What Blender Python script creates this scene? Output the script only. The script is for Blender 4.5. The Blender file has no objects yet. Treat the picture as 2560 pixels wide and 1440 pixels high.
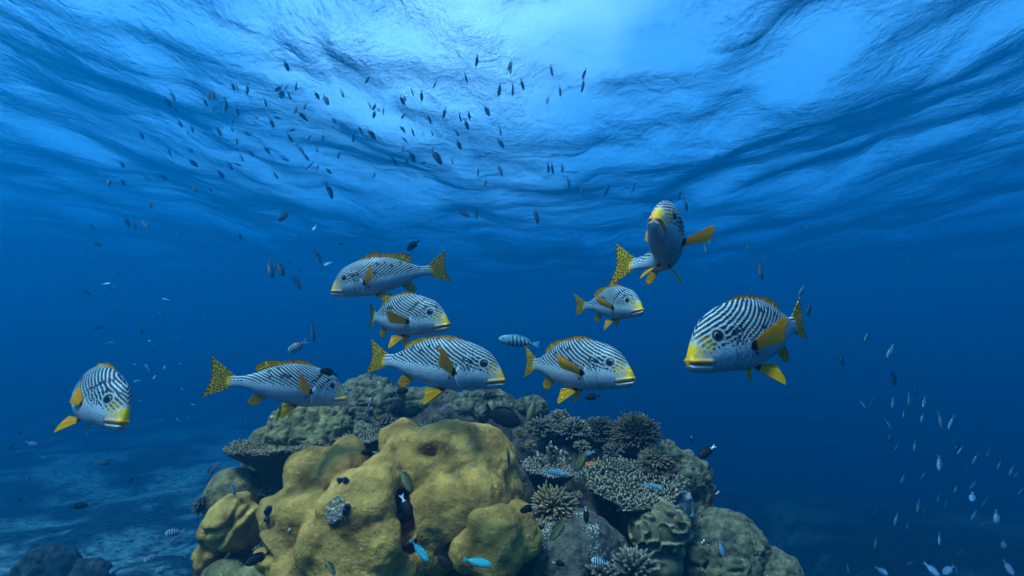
import bpy, bmesh, math, random
import numpy as np
from mathutils import Vector, Matrix, noise

S = bpy.context.scene
COL = S.collection

# ------------------------------------------------------------------ camera, light, exposure
PITCH = 8.0
FPX = 1280.0
cam_d = bpy.data.cameras.new('camera'); cam_d.sensor_width = 36; cam_d.lens = 36*FPX/2560
cam_d.clip_start = 0.05; cam_d.clip_end = 2000
cam = bpy.data.objects.new('camera', cam_d); COL.objects.link(cam)
cam.rotation_euler = (math.radians(90+PITCH), 0, 0)
S.camera = cam

SUN_EL, SUN_AZ = 62.0, 222.0      # azimuth: clockwise from +Y, so 200 is behind the camera, a little to the left
w = bpy.data.worlds.new('World'); S.world = w; w.use_nodes = True
nt = w.node_tree
sky = nt.nodes.new('ShaderNodeTexSky'); sky.sky_type = 'NISHITA'; sky.sun_disc = False
sky.sun_elevation = math.radians(SUN_EL); sky.sun_rotation = math.radians(SUN_AZ)
sky.air_density = 1.5; sky.dust_density = 1.2; sky.ozone_density = 6
geo_ = nt.nodes.new('ShaderNodeTexCoord'); cn = nt.nodes.new('ShaderNodeTexNoise'); cn.inputs['Scale'].default_value = 2.6; cn.inputs['Detail'].default_value = 5
cm = nt.nodes.new('ShaderNodeMapping'); cm.inputs['Scale'].default_value = (1, 1, 2.2); cm.inputs['Location'].default_value = (.62, .1, .0)
nt.links.new(geo_.outputs['Generated'], cm.inputs[0]); nt.links.new(cm.outputs[0], cn.inputs['Vector'])
cr_ = nt.nodes.new('ShaderNodeMapRange'); cr_.interpolation_type = 'SMOOTHSTEP'; cr_.inputs['From Min'].default_value = .62; cr_.inputs['From Max'].default_value = .92; cr_.inputs['To Max'].default_value = .5
dp = nt.nodes.new('ShaderNodeVectorMath'); dp.operation = 'DOT_PRODUCT'; dp.inputs[1].default_value = Vector((-.17, .92, .37)).normalized(); nt.links.new(geo_.outputs['Generated'], dp.inputs[0])
pw = nt.nodes.new('ShaderNodeMath'); pw.operation = 'POWER'; pw.inputs[1].default_value = 12; nt.links.new(dp.outputs['Value'], pw.inputs[0])
ma = nt.nodes.new('ShaderNodeMath'); ma.operation = 'MULTIPLY_ADD'; ma.inputs[1].default_value = .34; nt.links.new(pw.outputs[0], ma.inputs[0]); nt.links.new(cn.outputs[0], ma.inputs[2])
nt.links.new(ma.outputs[0], cr_.inputs[0])
cx = nt.nodes.new('ShaderNodeMix'); cx.data_type = 'RGBA'; nt.links.new(cr_.outputs[0], cx.inputs[0]); nt.links.new(sky.outputs[0], cx.inputs[6]); cx.inputs[7].default_value = (8.6, 7.3, 8.4, 1)   # cloud white added to the sky, aimed to give the water surface its glow
nt.links.new(cx.outputs[2], nt.nodes['Background'].inputs[0])
nt.nodes['Background'].inputs[1].default_value = 0.15
sd = bpy.data.lights.new('sun', 'SUN'); sd.energy = 3.8; sd.angle = math.radians(12)      # the rippled surface spreads the sun; sd.color = (1, .96, .88)
sun = bpy.data.objects.new('sun', sd); COL.objects.link(sun)
el, az = math.radians(SUN_EL), math.radians(SUN_AZ)
sdir = Vector((math.sin(az)*math.cos(el), math.cos(az)*math.cos(el), math.sin(el)))
sun.rotation_euler = sdir.to_track_quat('Z', 'Y').to_euler()
S.view_settings.view_transform = 'Standard'; S.view_settings.look = 'None'
S.view_settings.gamma = 1.0; S.view_settings.exposure = 1.85
S.view_settings.use_curve_mapping = False
S.cycles.max_bounces = 6; S.cycles.transparent_max_bounces = 12; S.cycles.volume_bounces = 0
S.cycles.diffuse_bounces = 2; S.cycles.glossy_bounces = 2; S.cycles.transmission_bounces = 3
S.cycles.use_denoising = True

def tag(o, label=None, cat=None, group=None, kind=None):
    for k, v in (('label', label), ('category', cat), ('group', group), ('kind', kind)):
        if v: o[k] = v
    return o
def P(px, py, d):
    """a point of the place, d metres in front of the camera, from its bearing"""
    x = (px-1280)/FPX*d; yv = (720-py)/FPX*d
    c, s = math.cos(math.radians(PITCH)), math.sin(math.radians(PITCH))
    return Vector((x, d*c - yv*s, d*s + yv*c))
def mat(name):
    m = bpy.data.materials.new(name); m.use_nodes = True
    return m, m.node_tree.nodes, m.node_tree.links
def mesh_from(name, verts, faces, smooth=True):
    me = bpy.data.meshes.new(name)
    me.from_pydata([tuple(v) for v in verts] if not isinstance(verts, np.ndarray) else verts.tolist(), [], faces if not isinstance(faces, np.ndarray) else faces.tolist())
    if smooth: me.polygons.foreach_set('use_smooth', [True]*len(me.polygons))
    me.update()
    return me
def link(name, me, material=None, parent=None):
    o = bpy.data.objects.new(name, me); COL.objects.link(o)
    if material is not None and not me.materials: me.materials.append(material)
    if parent is not None: o.parent = parent
    return o

# ------------------------------------------------------------------ the water: surface above, body of water all round
SURF_Z = 4.6
SWELL = .036
TS = 13.0
SW_X, SW_Y = 1.5, .85
W1, W2, W3 = .105, .036, .020
def waves(x, y):
    rng = np.random.default_rng(11)
    z = np.zeros_like(x)
    r = np.hypot(x-.4, y+1.5); t = np.arctan2(x-.4, y+1.5)
    for i in range(40):
        L = .85*1.065**i                        # wavelengths 0.85 .. 10 m
        k = 2*math.pi/L
        a = SWELL*L/(2*math.pi)*rng.uniform(.5, 1.3)*(1 if L < 6 else (6/L)**.5)
        ph = rng.uniform(0, 6.28)
        th = rng.uniform(0, 6.28)
        if i % 5 == 4:                               # ring-like chop
            arg = k*r + ph + rng.uniform(.6, 1.6)*np.sin(3*t+i) + .7*np.sin(7*t+2*i+.3*r)
        else:
            arg = k*(x*math.cos(th)+y*math.sin(th)) + ph + 1.3*np.sin(.9*x+.4*y+i)*np.cos(.7*y-.5*x-2*i)
        z += a*(np.sin(arg) + .3*np.cos(2*arg+.5))
    w_ = np.exp(-(r/26)**2)
    z += w_*(-SW_X*np.cos(2*np.pi*(x-.9)/36) + SW_Y*np.cos(2*np.pi*(y-7)/44))  # long swells added, shaped to darken the upper corners and stretch the bright window
    return z
def water_surface():
    na, nr = 420, 190
    r = 0.6*1.0275**np.arange(nr)
    a = np.linspace(0, 2*np.pi, na, endpoint=False)
    R, A = np.meshgrid(r, a, indexing='ij')
    x, y = R*np.sin(A), R*np.cos(A)
    z = SURF_Z + waves(x, y)*np.clip(1.6-R/60, 0, 1)
    v = np.stack([x, y, z], -1).reshape(-1, 3)
    v = np.vstack([v, [[0, 0, SURF_Z]]])
    idx = np.arange(nr*na).reshape(nr, na)
    i2 = np.roll(idx, -1, 1)
    q = np.stack([idx[:-1], i2[:-1], i2[1:], idx[1:]], -1).reshape(-1, 4)
    f = q.tolist() + [[int(i2[0, j]), int(idx[0, j]), nr*na] for j in range(na)]
    me = mesh_from('water', v, f)
    m, n, l = mat('rippled water surface')
    for x_ in list(n):
        if x_.type == 'BSDF_PRINCIPLED': n.remove(x_)
    out = n['Material Output']
    geo = n.new('ShaderNodeNewGeometry')
    sep = n.new('ShaderNodeSeparateXYZ'); l.new(geo.outputs['Position'], sep.inputs[0])
    def M(op, a_, b_=None, c_=None):
        q = n.new('ShaderNodeMath'); q.operation = op
        for i_, v_ in enumerate((a_, b_, c_)):
            if v_ is None: continue
            if isinstance(v_, (int, float)): q.inputs[i_].default_value = v_
            else: l.new(v_, q.inputs[i_])
        return q.outputs[0]
    X = M('ADD', sep.outputs[0], -.4); Y = M('ADD', sep.outputs[1], 1.5)
    R = M('SQRT', M('ADD', M('MULTIPLY', X, X), M('MULTIPLY', Y, Y)))
    T = M('ARCTAN2', X, Y)
    mp = n.new('ShaderNodeCombineXYZ'); l.new(R, mp.inputs[0]); l.new(M('MULTIPLY', T, TS), mp.inputs[1])
    def nz(scale, detail, rough, dist):
        t = n.new('ShaderNodeTexNoise'); t.inputs['Scale'].default_value = scale; t.inputs['Detail'].default_value = detail
        t.inputs['Roughness'].default_value = rough; t.inputs['Distortion'].default_value = dist
        l.new(mp.outputs[0], t.inputs['Vector']); return t
    t1 = nz(1.6, 4, .58, .9); t2 = nz(7, 5, .64, .9); t3 = nz(12, 3, .6, .5); t0 = nz(.33, 2, .5, .4)
    patch = M('MAXIMUM', M('MINIMUM', M('MULTIPLY_ADD', t0.outputs[0], 5.0, -2.05), 1.0), .35)
    hgt = M('MULTIPLY', M('ADD', M('MULTIPLY', t1.outputs[0], W1), M('ADD', M('MULTIPLY', t2.outputs[0], W2), M('MULTIPLY', t3.outputs[0], W3))), patch)
    b = n.new('ShaderNodeBump'); b.inputs['Strength'].default_value = 1; b.inputs['Distance'].default_value = 1
    l.new(hgt, b.inputs['Height'])
    IOR = 1.07
    fr = n.new('ShaderNodeFresnel'); fr.inputs['IOR'].default_value = IOR; l.new(b.outputs[0], fr.inputs['Normal'])
    tr = n.new('ShaderNodeBsdfTransparent'); tr.inputs[0].default_value = (1, 1, 1, 1)
    rf = n.new('ShaderNodeBsdfRefraction'); rf.inputs['IOR'].default_value = IOR; rf.inputs['Roughness'].default_value = 0; l.new(b.outputs[0], rf.inputs['Normal'])
    gl = n.new('ShaderNodeBsdfGlossy'); gl.inputs['Roughness'].default_value = .02; gl.inputs['Color'].default_value = (1, 1, 1, 1); l.new(b.outputs[0], gl.inputs['Normal'])
    mx0 = n.new('ShaderNodeMixShader'); mx0.inputs[0].default_value = .35
    l.new(tr.outputs[0], mx0.inputs[1]); l.new(rf.outputs[0], mx0.inputs[2])
    mx = n.new('ShaderNodeMixShader'); l.new(fr.outputs[0], mx.inputs[0]); l.new(mx0.outputs[0], mx.inputs[1]); l.new(gl.outputs[0], mx.inputs[2])
    l.new(mx.outputs[0], out.inputs['Surface'])
    o = link('water', me, m); tag(o, kind='structure')
water_surface()
def haze():
    bm = bmesh.new(); bmesh.ops.create_cube(bm, size=1)
    for v in bm.verts: v.co = Vector((v.co.x*240, v.co.y*240, (v.co.z+.5)*(SURF_Z+4.2+26)-26))
    me = bpy.data.meshes.new('haze'); bm.to_mesh(me); bm.free()
    m, n, l = mat('clear blue sea water')
    for x_ in list(n):
        if x_.type == 'BSDF_PRINCIPLED': n.remove(x_)
    v = n.new('ShaderNodeVolumePrincipled')
    HZ_D = 0.165
    v.inputs['Density'].default_value = HZ_D
    v.inputs['Color'].default_value = (0.0, .136, .282, 1)
    v.inputs['Absorption Color'].default_value = (.010, .30, .65, 1)
    v.inputs['Anisotropy'].default_value = 0.4
    l.new(v.outputs[0], n['Material Output'].inputs['Volume'])
    o = link('haze', me, m); tag(o, kind='stuff')
haze()

# ------------------------------------------------------------------ helpers for shapes and materials
def vnoise(p, scale, seed=0):
    """smooth value noise, 0..1, for an (n,3) array"""
    q = np.asarray(p)*scale + seed*17.31
    i = np.floor(q).astype(np.int64); f = q-i; f = f*f*f*(f*(6*f-15)+10)
    def h(a, b, c):
        n = (a*374761393 + b*668265263 + c*2147483647 + seed*1274126177) & 0xffffffff
        n = ((n ^ (n >> 13))*1274126177) & 0xffffffff
        n = ((n ^ (n >> 16))*2246822519) & 0xffffffff
        return ((n ^ (n >> 15)) & 0xffffff)/float(0xffffff)
    x, y, z = i[:, 0], i[:, 1], i[:, 2]; fx, fy, fz = f[:, 0], f[:, 1], f[:, 2]
    def lx(b, c): return h(x, b, c)*(1-fx) + h(x+1, b, c)*fx
    return (lx(y, z)*(1-fy)+lx(y+1, z)*fy)*(1-fz) + (lx(y, z+1)*(1-fy)+lx(y+1, z+1)*fy)*fz
def fbm(p, scale, octs, seed=0, gain=.5):
    s = 0; a = 1; t = 0
    for k in range(octs):
        s = s + a*vnoise(p, scale*2.03**k, seed+k); t += a; a *= gain
    return s/t
def billow(p, scale, octs, seed=0):
    s = 0; a = 1; t = 0
    for k in range(octs):
        s = s + a*np.abs(2*vnoise(p, scale*2.1**k, seed+k)-1); t += a; a *= .45
    return s/t
def sstep(a, b, x):
    t = np.clip((x-a)/(b-a), 0, 1); return t*t*(3-2*t)
def fast_mesh(name, v, quads=None, tris=None, col=None):
    me = bpy.data.meshes.new(name)
    f = ([] if quads is None else np.asarray(quads).tolist()) + ([] if tris is None else np.asarray(tris).tolist())
    me.from_pydata(np.asarray(v, float).tolist(), [], f)
    me.polygons.foreach_set('use_smooth', [True]*len(me.polygons))
    if col is not None:
        ca = me.color_attributes.new('Col', 'FLOAT_COLOR', 'POINT')
        c = np.ones((len(v), 4), np.float32); c[:, :3] = col
        ca.data.foreach_set('color', c.ravel())
    me.update(); return me
def col_mat(name, rough=.5, spec=.4, transl=0.0, bump=None, coat=0, noise_amt=0.0, noise_scale=40):
    m, n, l = mat(name); b = n['Principled BSDF']
    at = n.new('ShaderNodeAttribute'); at.attribute_name = 'Col'
    src = at.outputs['Color']
    if noise_amt:
        tc = n.new('ShaderNodeTexCoord'); t = n.new('ShaderNodeTexNoise'); t.inputs['Scale'].default_value = noise_scale; t.inputs['Detail'].default_value = 3
        l.new(tc.outputs['Object'], t.inputs['Vector'])
        mr = n.new('ShaderNodeMapRange'); mr.inputs['From Min'].default_value = .3; mr.inputs['From Max'].default_value = .7
        mr.inputs['To Min'].default_value = 1-noise_amt; mr.inputs['To Max'].default_value = 1+noise_amt; l.new(t.outputs[0], mr.inputs[0])
        mx = n.new('ShaderNodeVectorMath'); mx.operation = 'SCALE'; l.new(src, mx.inputs[0]); l.new(mr.outputs[0], mx.inputs['Scale']); src = mx.outputs[0]
    l.new(src, b.inputs['Base Color']); b.inputs['Roughness'].default_value = rough; b.inputs['Specular IOR Level'].default_value = spec
    b.inputs['Coat Weight'].default_value = coat
    if bump:
        tc = n.new('ShaderNodeTexCoord'); t = n.new('ShaderNodeTexNoise'); t.inputs['Scale'].default_value = bump[0]; t.inputs['Detail'].default_value = 2
        l.new(tc.outputs['Object'], t.inputs['Vector'])
        bp = n.new('ShaderNodeBump'); bp.inputs['Distance'].default_value = bump[1]; l.new(t.outputs[0], bp.inputs['Height']); l.new(bp.outputs[0], b.inputs['Normal'])
    if transl:
        tr = n.new('ShaderNodeBsdfTranslucent'); l.new(src, tr.inputs['Color'])
        mx = n.new('ShaderNodeMixShader'); mx.inputs[0].default_value = transl
        l.new(b.outputs[0], mx.inputs[1]); l.new(tr.outputs[0], mx.inputs[2]); l.new(mx.outputs[0], n['Material Output'].inputs['Surface'])
    return m
ICO = {}
def ico(sub):
    if sub not in ICO:
        bm = bmesh.new(); bmesh.ops.create_icosphere(bm, subdivisions=sub, radius=1)
        ICO[sub] = (np.array([v.co[:] for v in bm.verts]), np.array([[v.index for v in f.verts] for f in bm.faces])); bm.free()
    return ICO[sub]
def blob(name, material, centre, lobes, sub=6, k=45, base_r=.05, disp=None, colour=None, fall=2.5):
    """a colony grown out of swelling lobes, from (px, py, radius px, distance)"""
    D, F = ico(sub)
    C = np.array(P(*centre)); ts = []
    for (px, py, rp, d) in lobes:
        p = np.array(P(px, py, d)); r = rp*d/FPX
        oc = p-C; b = D@oc; q = b*b-(oc@oc-r*r)
        ts.append(b + np.where(q > 0, np.sqrt(np.maximum(q, 0)), -fall*np.sqrt(np.maximum(-q, 0))))
    T = np.array(ts+[np.full(len(D), base_r)])
    mx = T.max(0); R = mx + np.log(np.exp(k*(T-mx)).sum(0))/k
    V = D*R[:, None]
    if disp is not None:
        # outward along approximate normals
        me0 = bpy.data.meshes.new('t'); me0.from_pydata(V.tolist(), [], F.tolist()); me0.update()
        N = np.zeros(len(V)*3); me0.vertex_normals.foreach_get('vector', N); N = N.reshape(-1, 3); bpy.data.meshes.remove(me0)
        V = V + N*disp(V)[:, None]
    col = colour(V) if colour is not None else None
    me = fast_mesh(name, V, tris=F, col=col)
    o = link(name, me, material); o.location = C
    return o
def fingers(items, ns=6, tip_col=(.6, .58, .5), base_col=(.2, .14, .08), tip_from=.72, seed=0):
    """tapered round-tipped branchlets: (base, direction, length, r0, r1)"""
    rng = np.random.default_rng(seed)
    hs = np.array([0, .45, .8, .95]); rs = np.array([1, .85, .55, .3]); V = []; Q = []; T = []; C = []; off = 0
    a = np.linspace(0, 2*np.pi, ns, endpoint=False)
    for (b, d, L, r0, r1) in items:
        d = np.array(d, float); d /= np.linalg.norm(d); b = np.array(b, float)
        u = np.cross(d, [.3, .5, .81]); u /= np.linalg.norm(u); w_ = np.cross(d, u)
        bend = (u*rng.normal(0, .12)+w_*rng.normal(0, .12))*L
        for j in range(4):
            rr = [r0, (r0+r1)/2*1.0, r1, r1*.6][j]
            c = b + d*L*hs[j] + bend*hs[j]**2
            V.append(c + rr*(np.cos(a)[:, None]*u+np.sin(a)[:, None]*w_))
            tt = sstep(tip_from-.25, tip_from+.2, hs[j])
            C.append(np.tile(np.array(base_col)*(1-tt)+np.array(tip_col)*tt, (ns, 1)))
        V.append((b+d*L+bend)[None]); C.append(np.array(tip_col)[None])
        for j in range(3):
            for i in range(ns):
                Q.append([off+j*ns+i, off+j*ns+(i+1) % ns, off+(j+1)*ns+(i+1) % ns, off+(j+1)*ns+i])
        for i in range(ns): T.append([off+3*ns+i, off+3*ns+(i+1) % ns, off+4*ns])
        off += 4*ns+1
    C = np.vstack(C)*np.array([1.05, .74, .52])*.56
    return np.vstack(V), Q, T, C

# ------------------------------------------------------------------ materials of the reef
def coral_mat(name, c1, c2, noise_scale, speck=(70, .12, (.75, .75, .7)), bumps=((60, .004), (260, .0012)), rough=.85):
    m, n, l = mat(name); b = n['Principled BSDF']; b.inputs['Roughness'].default_value = rough; b.inputs['Specular IOR Level'].default_value = .15
    tc = n.new('ShaderNodeTexCoord'); O = tc.outputs['Object']
    t = n.new('ShaderNodeTexNoise'); t.inputs['Scale'].default_value = noise_scale; t.inputs['Detail'].default_value = 5; t.inputs['Roughness'].default_value = .6; l.new(O, t.inputs['Vector'])
    cr = n.new('ShaderNodeValToRGB'); cr.color_ramp.elements[0].position = .33; cr.color_ramp.elements[1].position = .68
    cr.color_ramp.elements[0].color = (*c1, 1); cr.color_ramp.elements[1].color = (*c2, 1); l.new(t.outputs[0], cr.inputs[0])
    out = cr.outputs[0]
    if speck:
        v = n.new('ShaderNodeTexVoronoi'); v.inputs['Scale'].default_value = speck[0]; v.inputs['Randomness'].default_value = 1; l.new(O, v.inputs['Vector'])
        t2 = n.new('ShaderNodeTexNoise'); t2.inputs['Scale'].default_value = 9; l.new(O, t2.inputs['Vector'])
        th = n.new('ShaderNodeMapRange'); th.inputs['From Min'].default_value = .5; th.inputs['From Max'].default_value = .75; th.inputs['To Min'].default_value = 0; th.inputs['To Max'].default_value = speck[1]*2; l.new(t2.outputs[0], th.inputs[0])
        lt = n.new('ShaderNodeMath'); lt.operation = 'LESS_THAN'; l.new(v.outputs['Distance'], lt.inputs[0]); l.new(th.outputs[0], lt.inputs[1])
        mx = n.new('ShaderNodeMix'); mx.data_type = 'RGBA'; l.new(lt.outputs[0], mx.inputs[0]); l.new(out, mx.inputs[6]); mx.inputs[7].default_value = (*speck[2], 1); out = mx.outputs[2]
    l.new(out, b.inputs['Base Color'])
    prev = None
    for sc, dist in bumps:
        tb = n.new('ShaderNodeTexNoise'); tb.inputs['Scale'].default_value = sc; tb.inputs['Detail'].default_value = 3; l.new(O, tb.inputs['Vector'])
        bp = n.new('ShaderNodeBump'); bp.inputs['Distance'].default_value = dist; l.new(tb.outputs[0], bp.inputs['Height'])
        if prev is not None: l.new(prev, bp.inputs['Normal'])
        prev = bp.outputs[0]
    l.new(prev, b.inputs['Normal'])
    return m
M_TAN = coral_mat('tan boulder coral', (.22, .088, .016), (.70, .315, .065), 9, speck=(55, .09, (.7, .6, .45)), bumps=((34, .012), (120, .005), (330, .0018)))
M_OLIVE = coral_mat('olive knobby coral', (.07, .045, .015), (.34, .22, .085), 20, speck=(60, .08, (.6, .6, .55)), bumps=((45, .010), (150, .004)))
M_GREYCORAL = coral_mat('grey green coral', (.040, .030, .015), (.25, .175, .085), 24, speck=(50, .12, (.7, .75, .7)), bumps=((50, .010), (170, .004)))
M_ROCK = coral_mat('encrusted reef rock', (.012, .008, .007), (.11, .07, .048), 14, speck=(95, .24, (.4, .35, .3)), bumps=((30, .02), (120, .006)))
M_SPECK = coral_mat('speckled rock', (.035, .024, .017), (.17, .115, .075), 26, speck=(110, .30, (.5, .45, .38)), bumps=((40, .010), (150, .004)))
M_BRANCH = col_mat('branching coral', .8, .15, bump=(220, .0015), noise_amt=.25, noise_scale=30)
M_LEATHER = col_mat('leather coral', .75, .2, bump=(300, .001), noise_amt=.2, noise_scale=25)

# ------------------------------------------------------------------ the sea floor
def seabed():
    na, nr = 400, 190
    R, A = np.meshgrid(.9*1.0258**np.arange(nr), np.linspace(0, 2*np.pi, na, endpoint=False), indexing='ij')
    X, Y = R*np.sin(A), R*np.cos(A)
    p = np.stack([X, Y, 0*X], -1).reshape(-1, 3)
    Z = (-3.4 + .8*(fbm(p, .16, 3, 3)-.5) + .42*(fbm(p, .55, 4, 9)-.5) + .16*(billow(p, 1.9, 4, 5)-.4)).reshape(X.shape)
    Z -= .03*np.clip(Y-7, 0, 22)*sstep(1, -5, X)           # falls gently away from the camera
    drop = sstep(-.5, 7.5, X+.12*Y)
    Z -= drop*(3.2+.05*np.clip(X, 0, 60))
    Z += 2.6*sstep(4.0, 8.5, X)*sstep(4.5, 9, Y)*(1-sstep(16, 30, Y))
    Z = np.maximum(Z, -20)
    idx = np.arange(nr*na).reshape(nr, na); i2 = np.roll(idx, -1, 1)
    q = np.stack([idx[:-1], idx[1:], i2[1:], i2[:-1]], -1).reshape(-1, 4)
    v = np.stack([X, Y, Z], -1).reshape(-1, 3)
    patch = fbm(v, .6, 4, 21)
    sand = sstep(.43, .60, patch + .5*(fbm(v, 3.4, 4, 4)-.5))
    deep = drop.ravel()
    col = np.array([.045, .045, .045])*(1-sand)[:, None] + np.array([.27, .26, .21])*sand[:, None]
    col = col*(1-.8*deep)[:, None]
    v = np.vstack([v, [[0, 0, Z[0].mean()]]]); col = np.vstack([col, col[:1]])
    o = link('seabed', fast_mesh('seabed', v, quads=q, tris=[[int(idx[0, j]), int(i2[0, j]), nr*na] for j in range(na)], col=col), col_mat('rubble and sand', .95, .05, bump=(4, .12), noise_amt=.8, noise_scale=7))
    tag(o, kind='structure')
seabed()

# ------------------------------------------------------------------ the reef
def dimple(a1, s1, a2, s2, seed):
    return lambda V: a1*(fbm(V, s1, 2, seed)-.5)*2 + a2*(vnoise(V, s2, seed+7)-.5)*2
def knob(a1, s1, a2, s2, seed):
    return lambda V: a1*(1-2*billow(V, s1, 2, seed))*-1 + a2*(fbm(V, s2, 2, seed+7)-.5)*2
def boulder(label, material, centre, lobes, sub=6, k=45, disp=None, cat='coral', group=None, name='boulder_coral', **kw):
    o = blob(name, material, centre, lobes, sub, k, disp=disp, **kw); return tag(o, label, cat, group)

rock = boulder('dark craggy reef rock that carries all the corals', M_ROCK, (1230, 1480, 3.1), [
    (950, 1120, 110, 3.35), (1120, 1110, 120, 3.4), (1280, 1140, 120, 3.35), (1430, 1190, 130, 3.2), (1570, 1260, 140, 3.1), (1450, 1330, 170, 2.95),
    (1690, 1340, 120, 3.0), (1800, 1470, 120, 2.9), (690, 1220, 110, 3.0), (590, 1330, 75, 2.75), (600, 1440, 100, 2.6), (1000, 1290, 220, 3.05), (1290, 1330, 220, 3.0),
    (1250, 1600, 420, 3.0), (1650, 1640, 330, 3.05), (760, 1640, 290, 2.85), (1240, 2000, 560, 3.2), (1240, 2500, 700, 3.3)], sub=7, k=30,
    disp=lambda V: .075*(billow(V, 5.5, 4, 3)-.35) + .05*(fbm(V, 9, 3, 8)-.5) + .03*(billow(V, 20, 3, 12)-.4), cat='rock', name='reef_rock')

def bearing(W):
    c_, s_ = math.cos(math.radians(PITCH)), math.sin(math.radians(PITCH))
    d = W[:, 1]*c_+W[:, 2]*s_; u = -W[:, 1]*s_+W[:, 2]*c_
    return 1280+W[:, 0]/d*FPX, 720-u/d*FPX
def pit(V, px, py, rx, ry):
    """a hollow in the largest coral"""
    x, y = bearing(V+np.array(P(1000, 1350, 2.46))); return np.exp(-((x-px)/rx)**2-((y-py)/ry)**2)
def gorge(V):
    g = 0
    for ax, ay, bx, by, w_ in [(1008, 1235, 1018, 1300, 9), (1018, 1300, 1022, 1365, 11), (1118, 1385, 1170, 1342, 11), (1170, 1342, 1222, 1300, 12), (1222, 1300, 1268, 1278, 8), (640, 1345, 668, 1395, 8)]:
        x, y = bearing(V+np.array(P(1000, 1350, 2.46))); dx, dy = bx-ax, by-ay; t = np.clip(((x-ax)*dx+(y-ay)*dy)/(dx*dx+dy*dy), 0, 1)
        g = np.maximum(g, np.exp(-((x-ax-t*dx)**2+(y-ay-t*dy)**2)/w_**2))
    return g
def main_details():
    from mathutils.bvhtree import BVHTree
    me = main.data; C = main.location
    tree = BVHTree.FromPolygons([v.co for v in me.vertices], [tuple(p.vertices) for p in me.polygons])
    def hit(px, py):
        d = P(px, py, 1).normalized(); q = tree.ray_cast(-C, d); return np.array(q[0]), np.array(q[1])
    m1 = col_mat('bare coral skeleton', .95, .1, bump=(120, .006)); m2 = col_mat('white crust', .9, .1); m3 = col_mat('navy worm crown', .5, .4)
    D, F = ico(5)
    p, n_ = hit(838, 1274)
    u = np.cross(n_, [0, 0, 1]); u /= np.linalg.norm(u); w_ = np.cross(u, n_)
    r = (.046*(.86+.28*vnoise(D*np.array([1, 1, 1]), 2.6, 4)))[:, None]
    V = (D@u)[:, None]*u*r*.95 + (D@w_)[:, None]*w_*r + (D@n_)[:, None]*n_*.008
    V = V + n_*(.014*(billow(V, 75, 3, 3)-.45))[:, None]
    g = np.clip(billow(V, 95, 2, 8)*1.3, 0, 1)[:, None]
    link('bare_patch', fast_mesh('bare_patch', V+p, tris=F, col=np.array([.08, .05, .03])*(1-g)+np.array([.50, .36, .25])*g), m1, main)
    D2, F2 = ico(2)
    for px, py, rp in [(724, 1324, 7), (679, 1349, 4), (701, 1360, 3), (780, 1315, 5), (904, 1374, 5), (840, 1367, 3), (902, 1405, 4), (745, 1183, 6), (833, 1217, 5), (712, 1370, 3), (690, 1378, 3), (797, 1190, 4), (926, 1233, 3), (1144, 1220, 3), (960, 1330, 3), (1010, 1375, 3), (1120, 1250, 3), (1080, 1300, 3)]:
        q = hit(px, py)
        if q[0] is None or q[0].ndim == 0: continue
        V = D2*rp*1.15/FPX*(.8+.5*vnoise(D2, 2.5, int(px)))[:, None]*np.array([1, .6, 1])
        link('crust_spot', fast_mesh('crust_spot', V+q[0], tris=F2, col=np.tile([.60, .48, .34], (len(V), 1))), m2, main)
    for px, py in [(853, 1203), (866, 1205), (869, 1268), (864, 1279), (675, 1272), (669, 1280), (670, 1298)]:
        q = hit(px, py)
        if q[0].ndim == 0: continue
        ax = q[1]; a = np.linspace(0, 2*np.pi, 14, endpoint=False); u = np.cross(ax, [.2, .1, 1]); u /= np.linalg.norm(u); w_ = np.cross(ax, u)
        V = np.vstack([(k_[1]*(1+.12*(np.arange(14) % 2)))[:, None]*(np.cos(a)[:, None]*u+np.sin(a)[:, None]*w_)+ax*k_[0] for k_ in [(-.004, np.full(14, .002)), (.004, np.full(14, .012)), (.009, np.full(14, .008)), (.015, np.full(14, .009)), (.022, np.full(14, .003))]])
        Q = [[j*14+i, j*14+(i+1) % 14, (j+1)*14+(i+1) % 14, (j+1)*14+i] for j in range(4) for i in range(14)]
        o = link('tube_worm', fast_mesh('tube_worm', V, quads=Q, col=np.tile([.006, .02, .07], (len(V), 1))), m3); o.location = Vector(q[0])+C
        tag(o, 'tiny navy blue worm crown sticking out of the largest tan boulder coral', 'worm', 'navy worm crowns on the largest coral')
main = boulder('largest tan boulder coral with smooth swelling lobes, front of the reef', M_TAN, (1000, 1350, 2.46), [
    (1125, 1160, 112, 2.27), (1045, 1168, 96, 2.25), (1195, 1175, 105, 2.32), (1238, 1232, 72, 2.25), (1165, 1265, 112, 2.15), (1095, 1290, 84, 2.1), (1140, 1340, 64, 2.08), (1090, 1370, 62, 2.08),
    (900, 1275, 105, 2.06), (955, 1200, 66, 2.16), (850, 1182, 66, 2.24), (940, 1370, 82, 1.98), (785, 1188, 74, 2.28), (775, 1300, 76, 2.12), (700, 1282, 52, 2.14), (740, 1250, 46, 2.16),
    (705, 1370, 58, 2.08), (835, 1375, 96, 2.0), (890, 1470, 120, 1.96), (770, 1450, 96, 2.04), (1000, 1110, 56, 2.34), (870, 1145, 46, 2.32), (1000, 1430, 60, 2.0)], sub=8, k=75, fall=3.2,
    disp=lambda V: .014*(vnoise(V, 8, 2)-.5)*2 + .012*(vnoise(V, 16, 4)-.5)*2 + .0035*(vnoise(V, 36, 6)-.5)*2 - .07*pit(V, 1066, 1128, 24, 16) - .10*gorge(V))
main_details()
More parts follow.
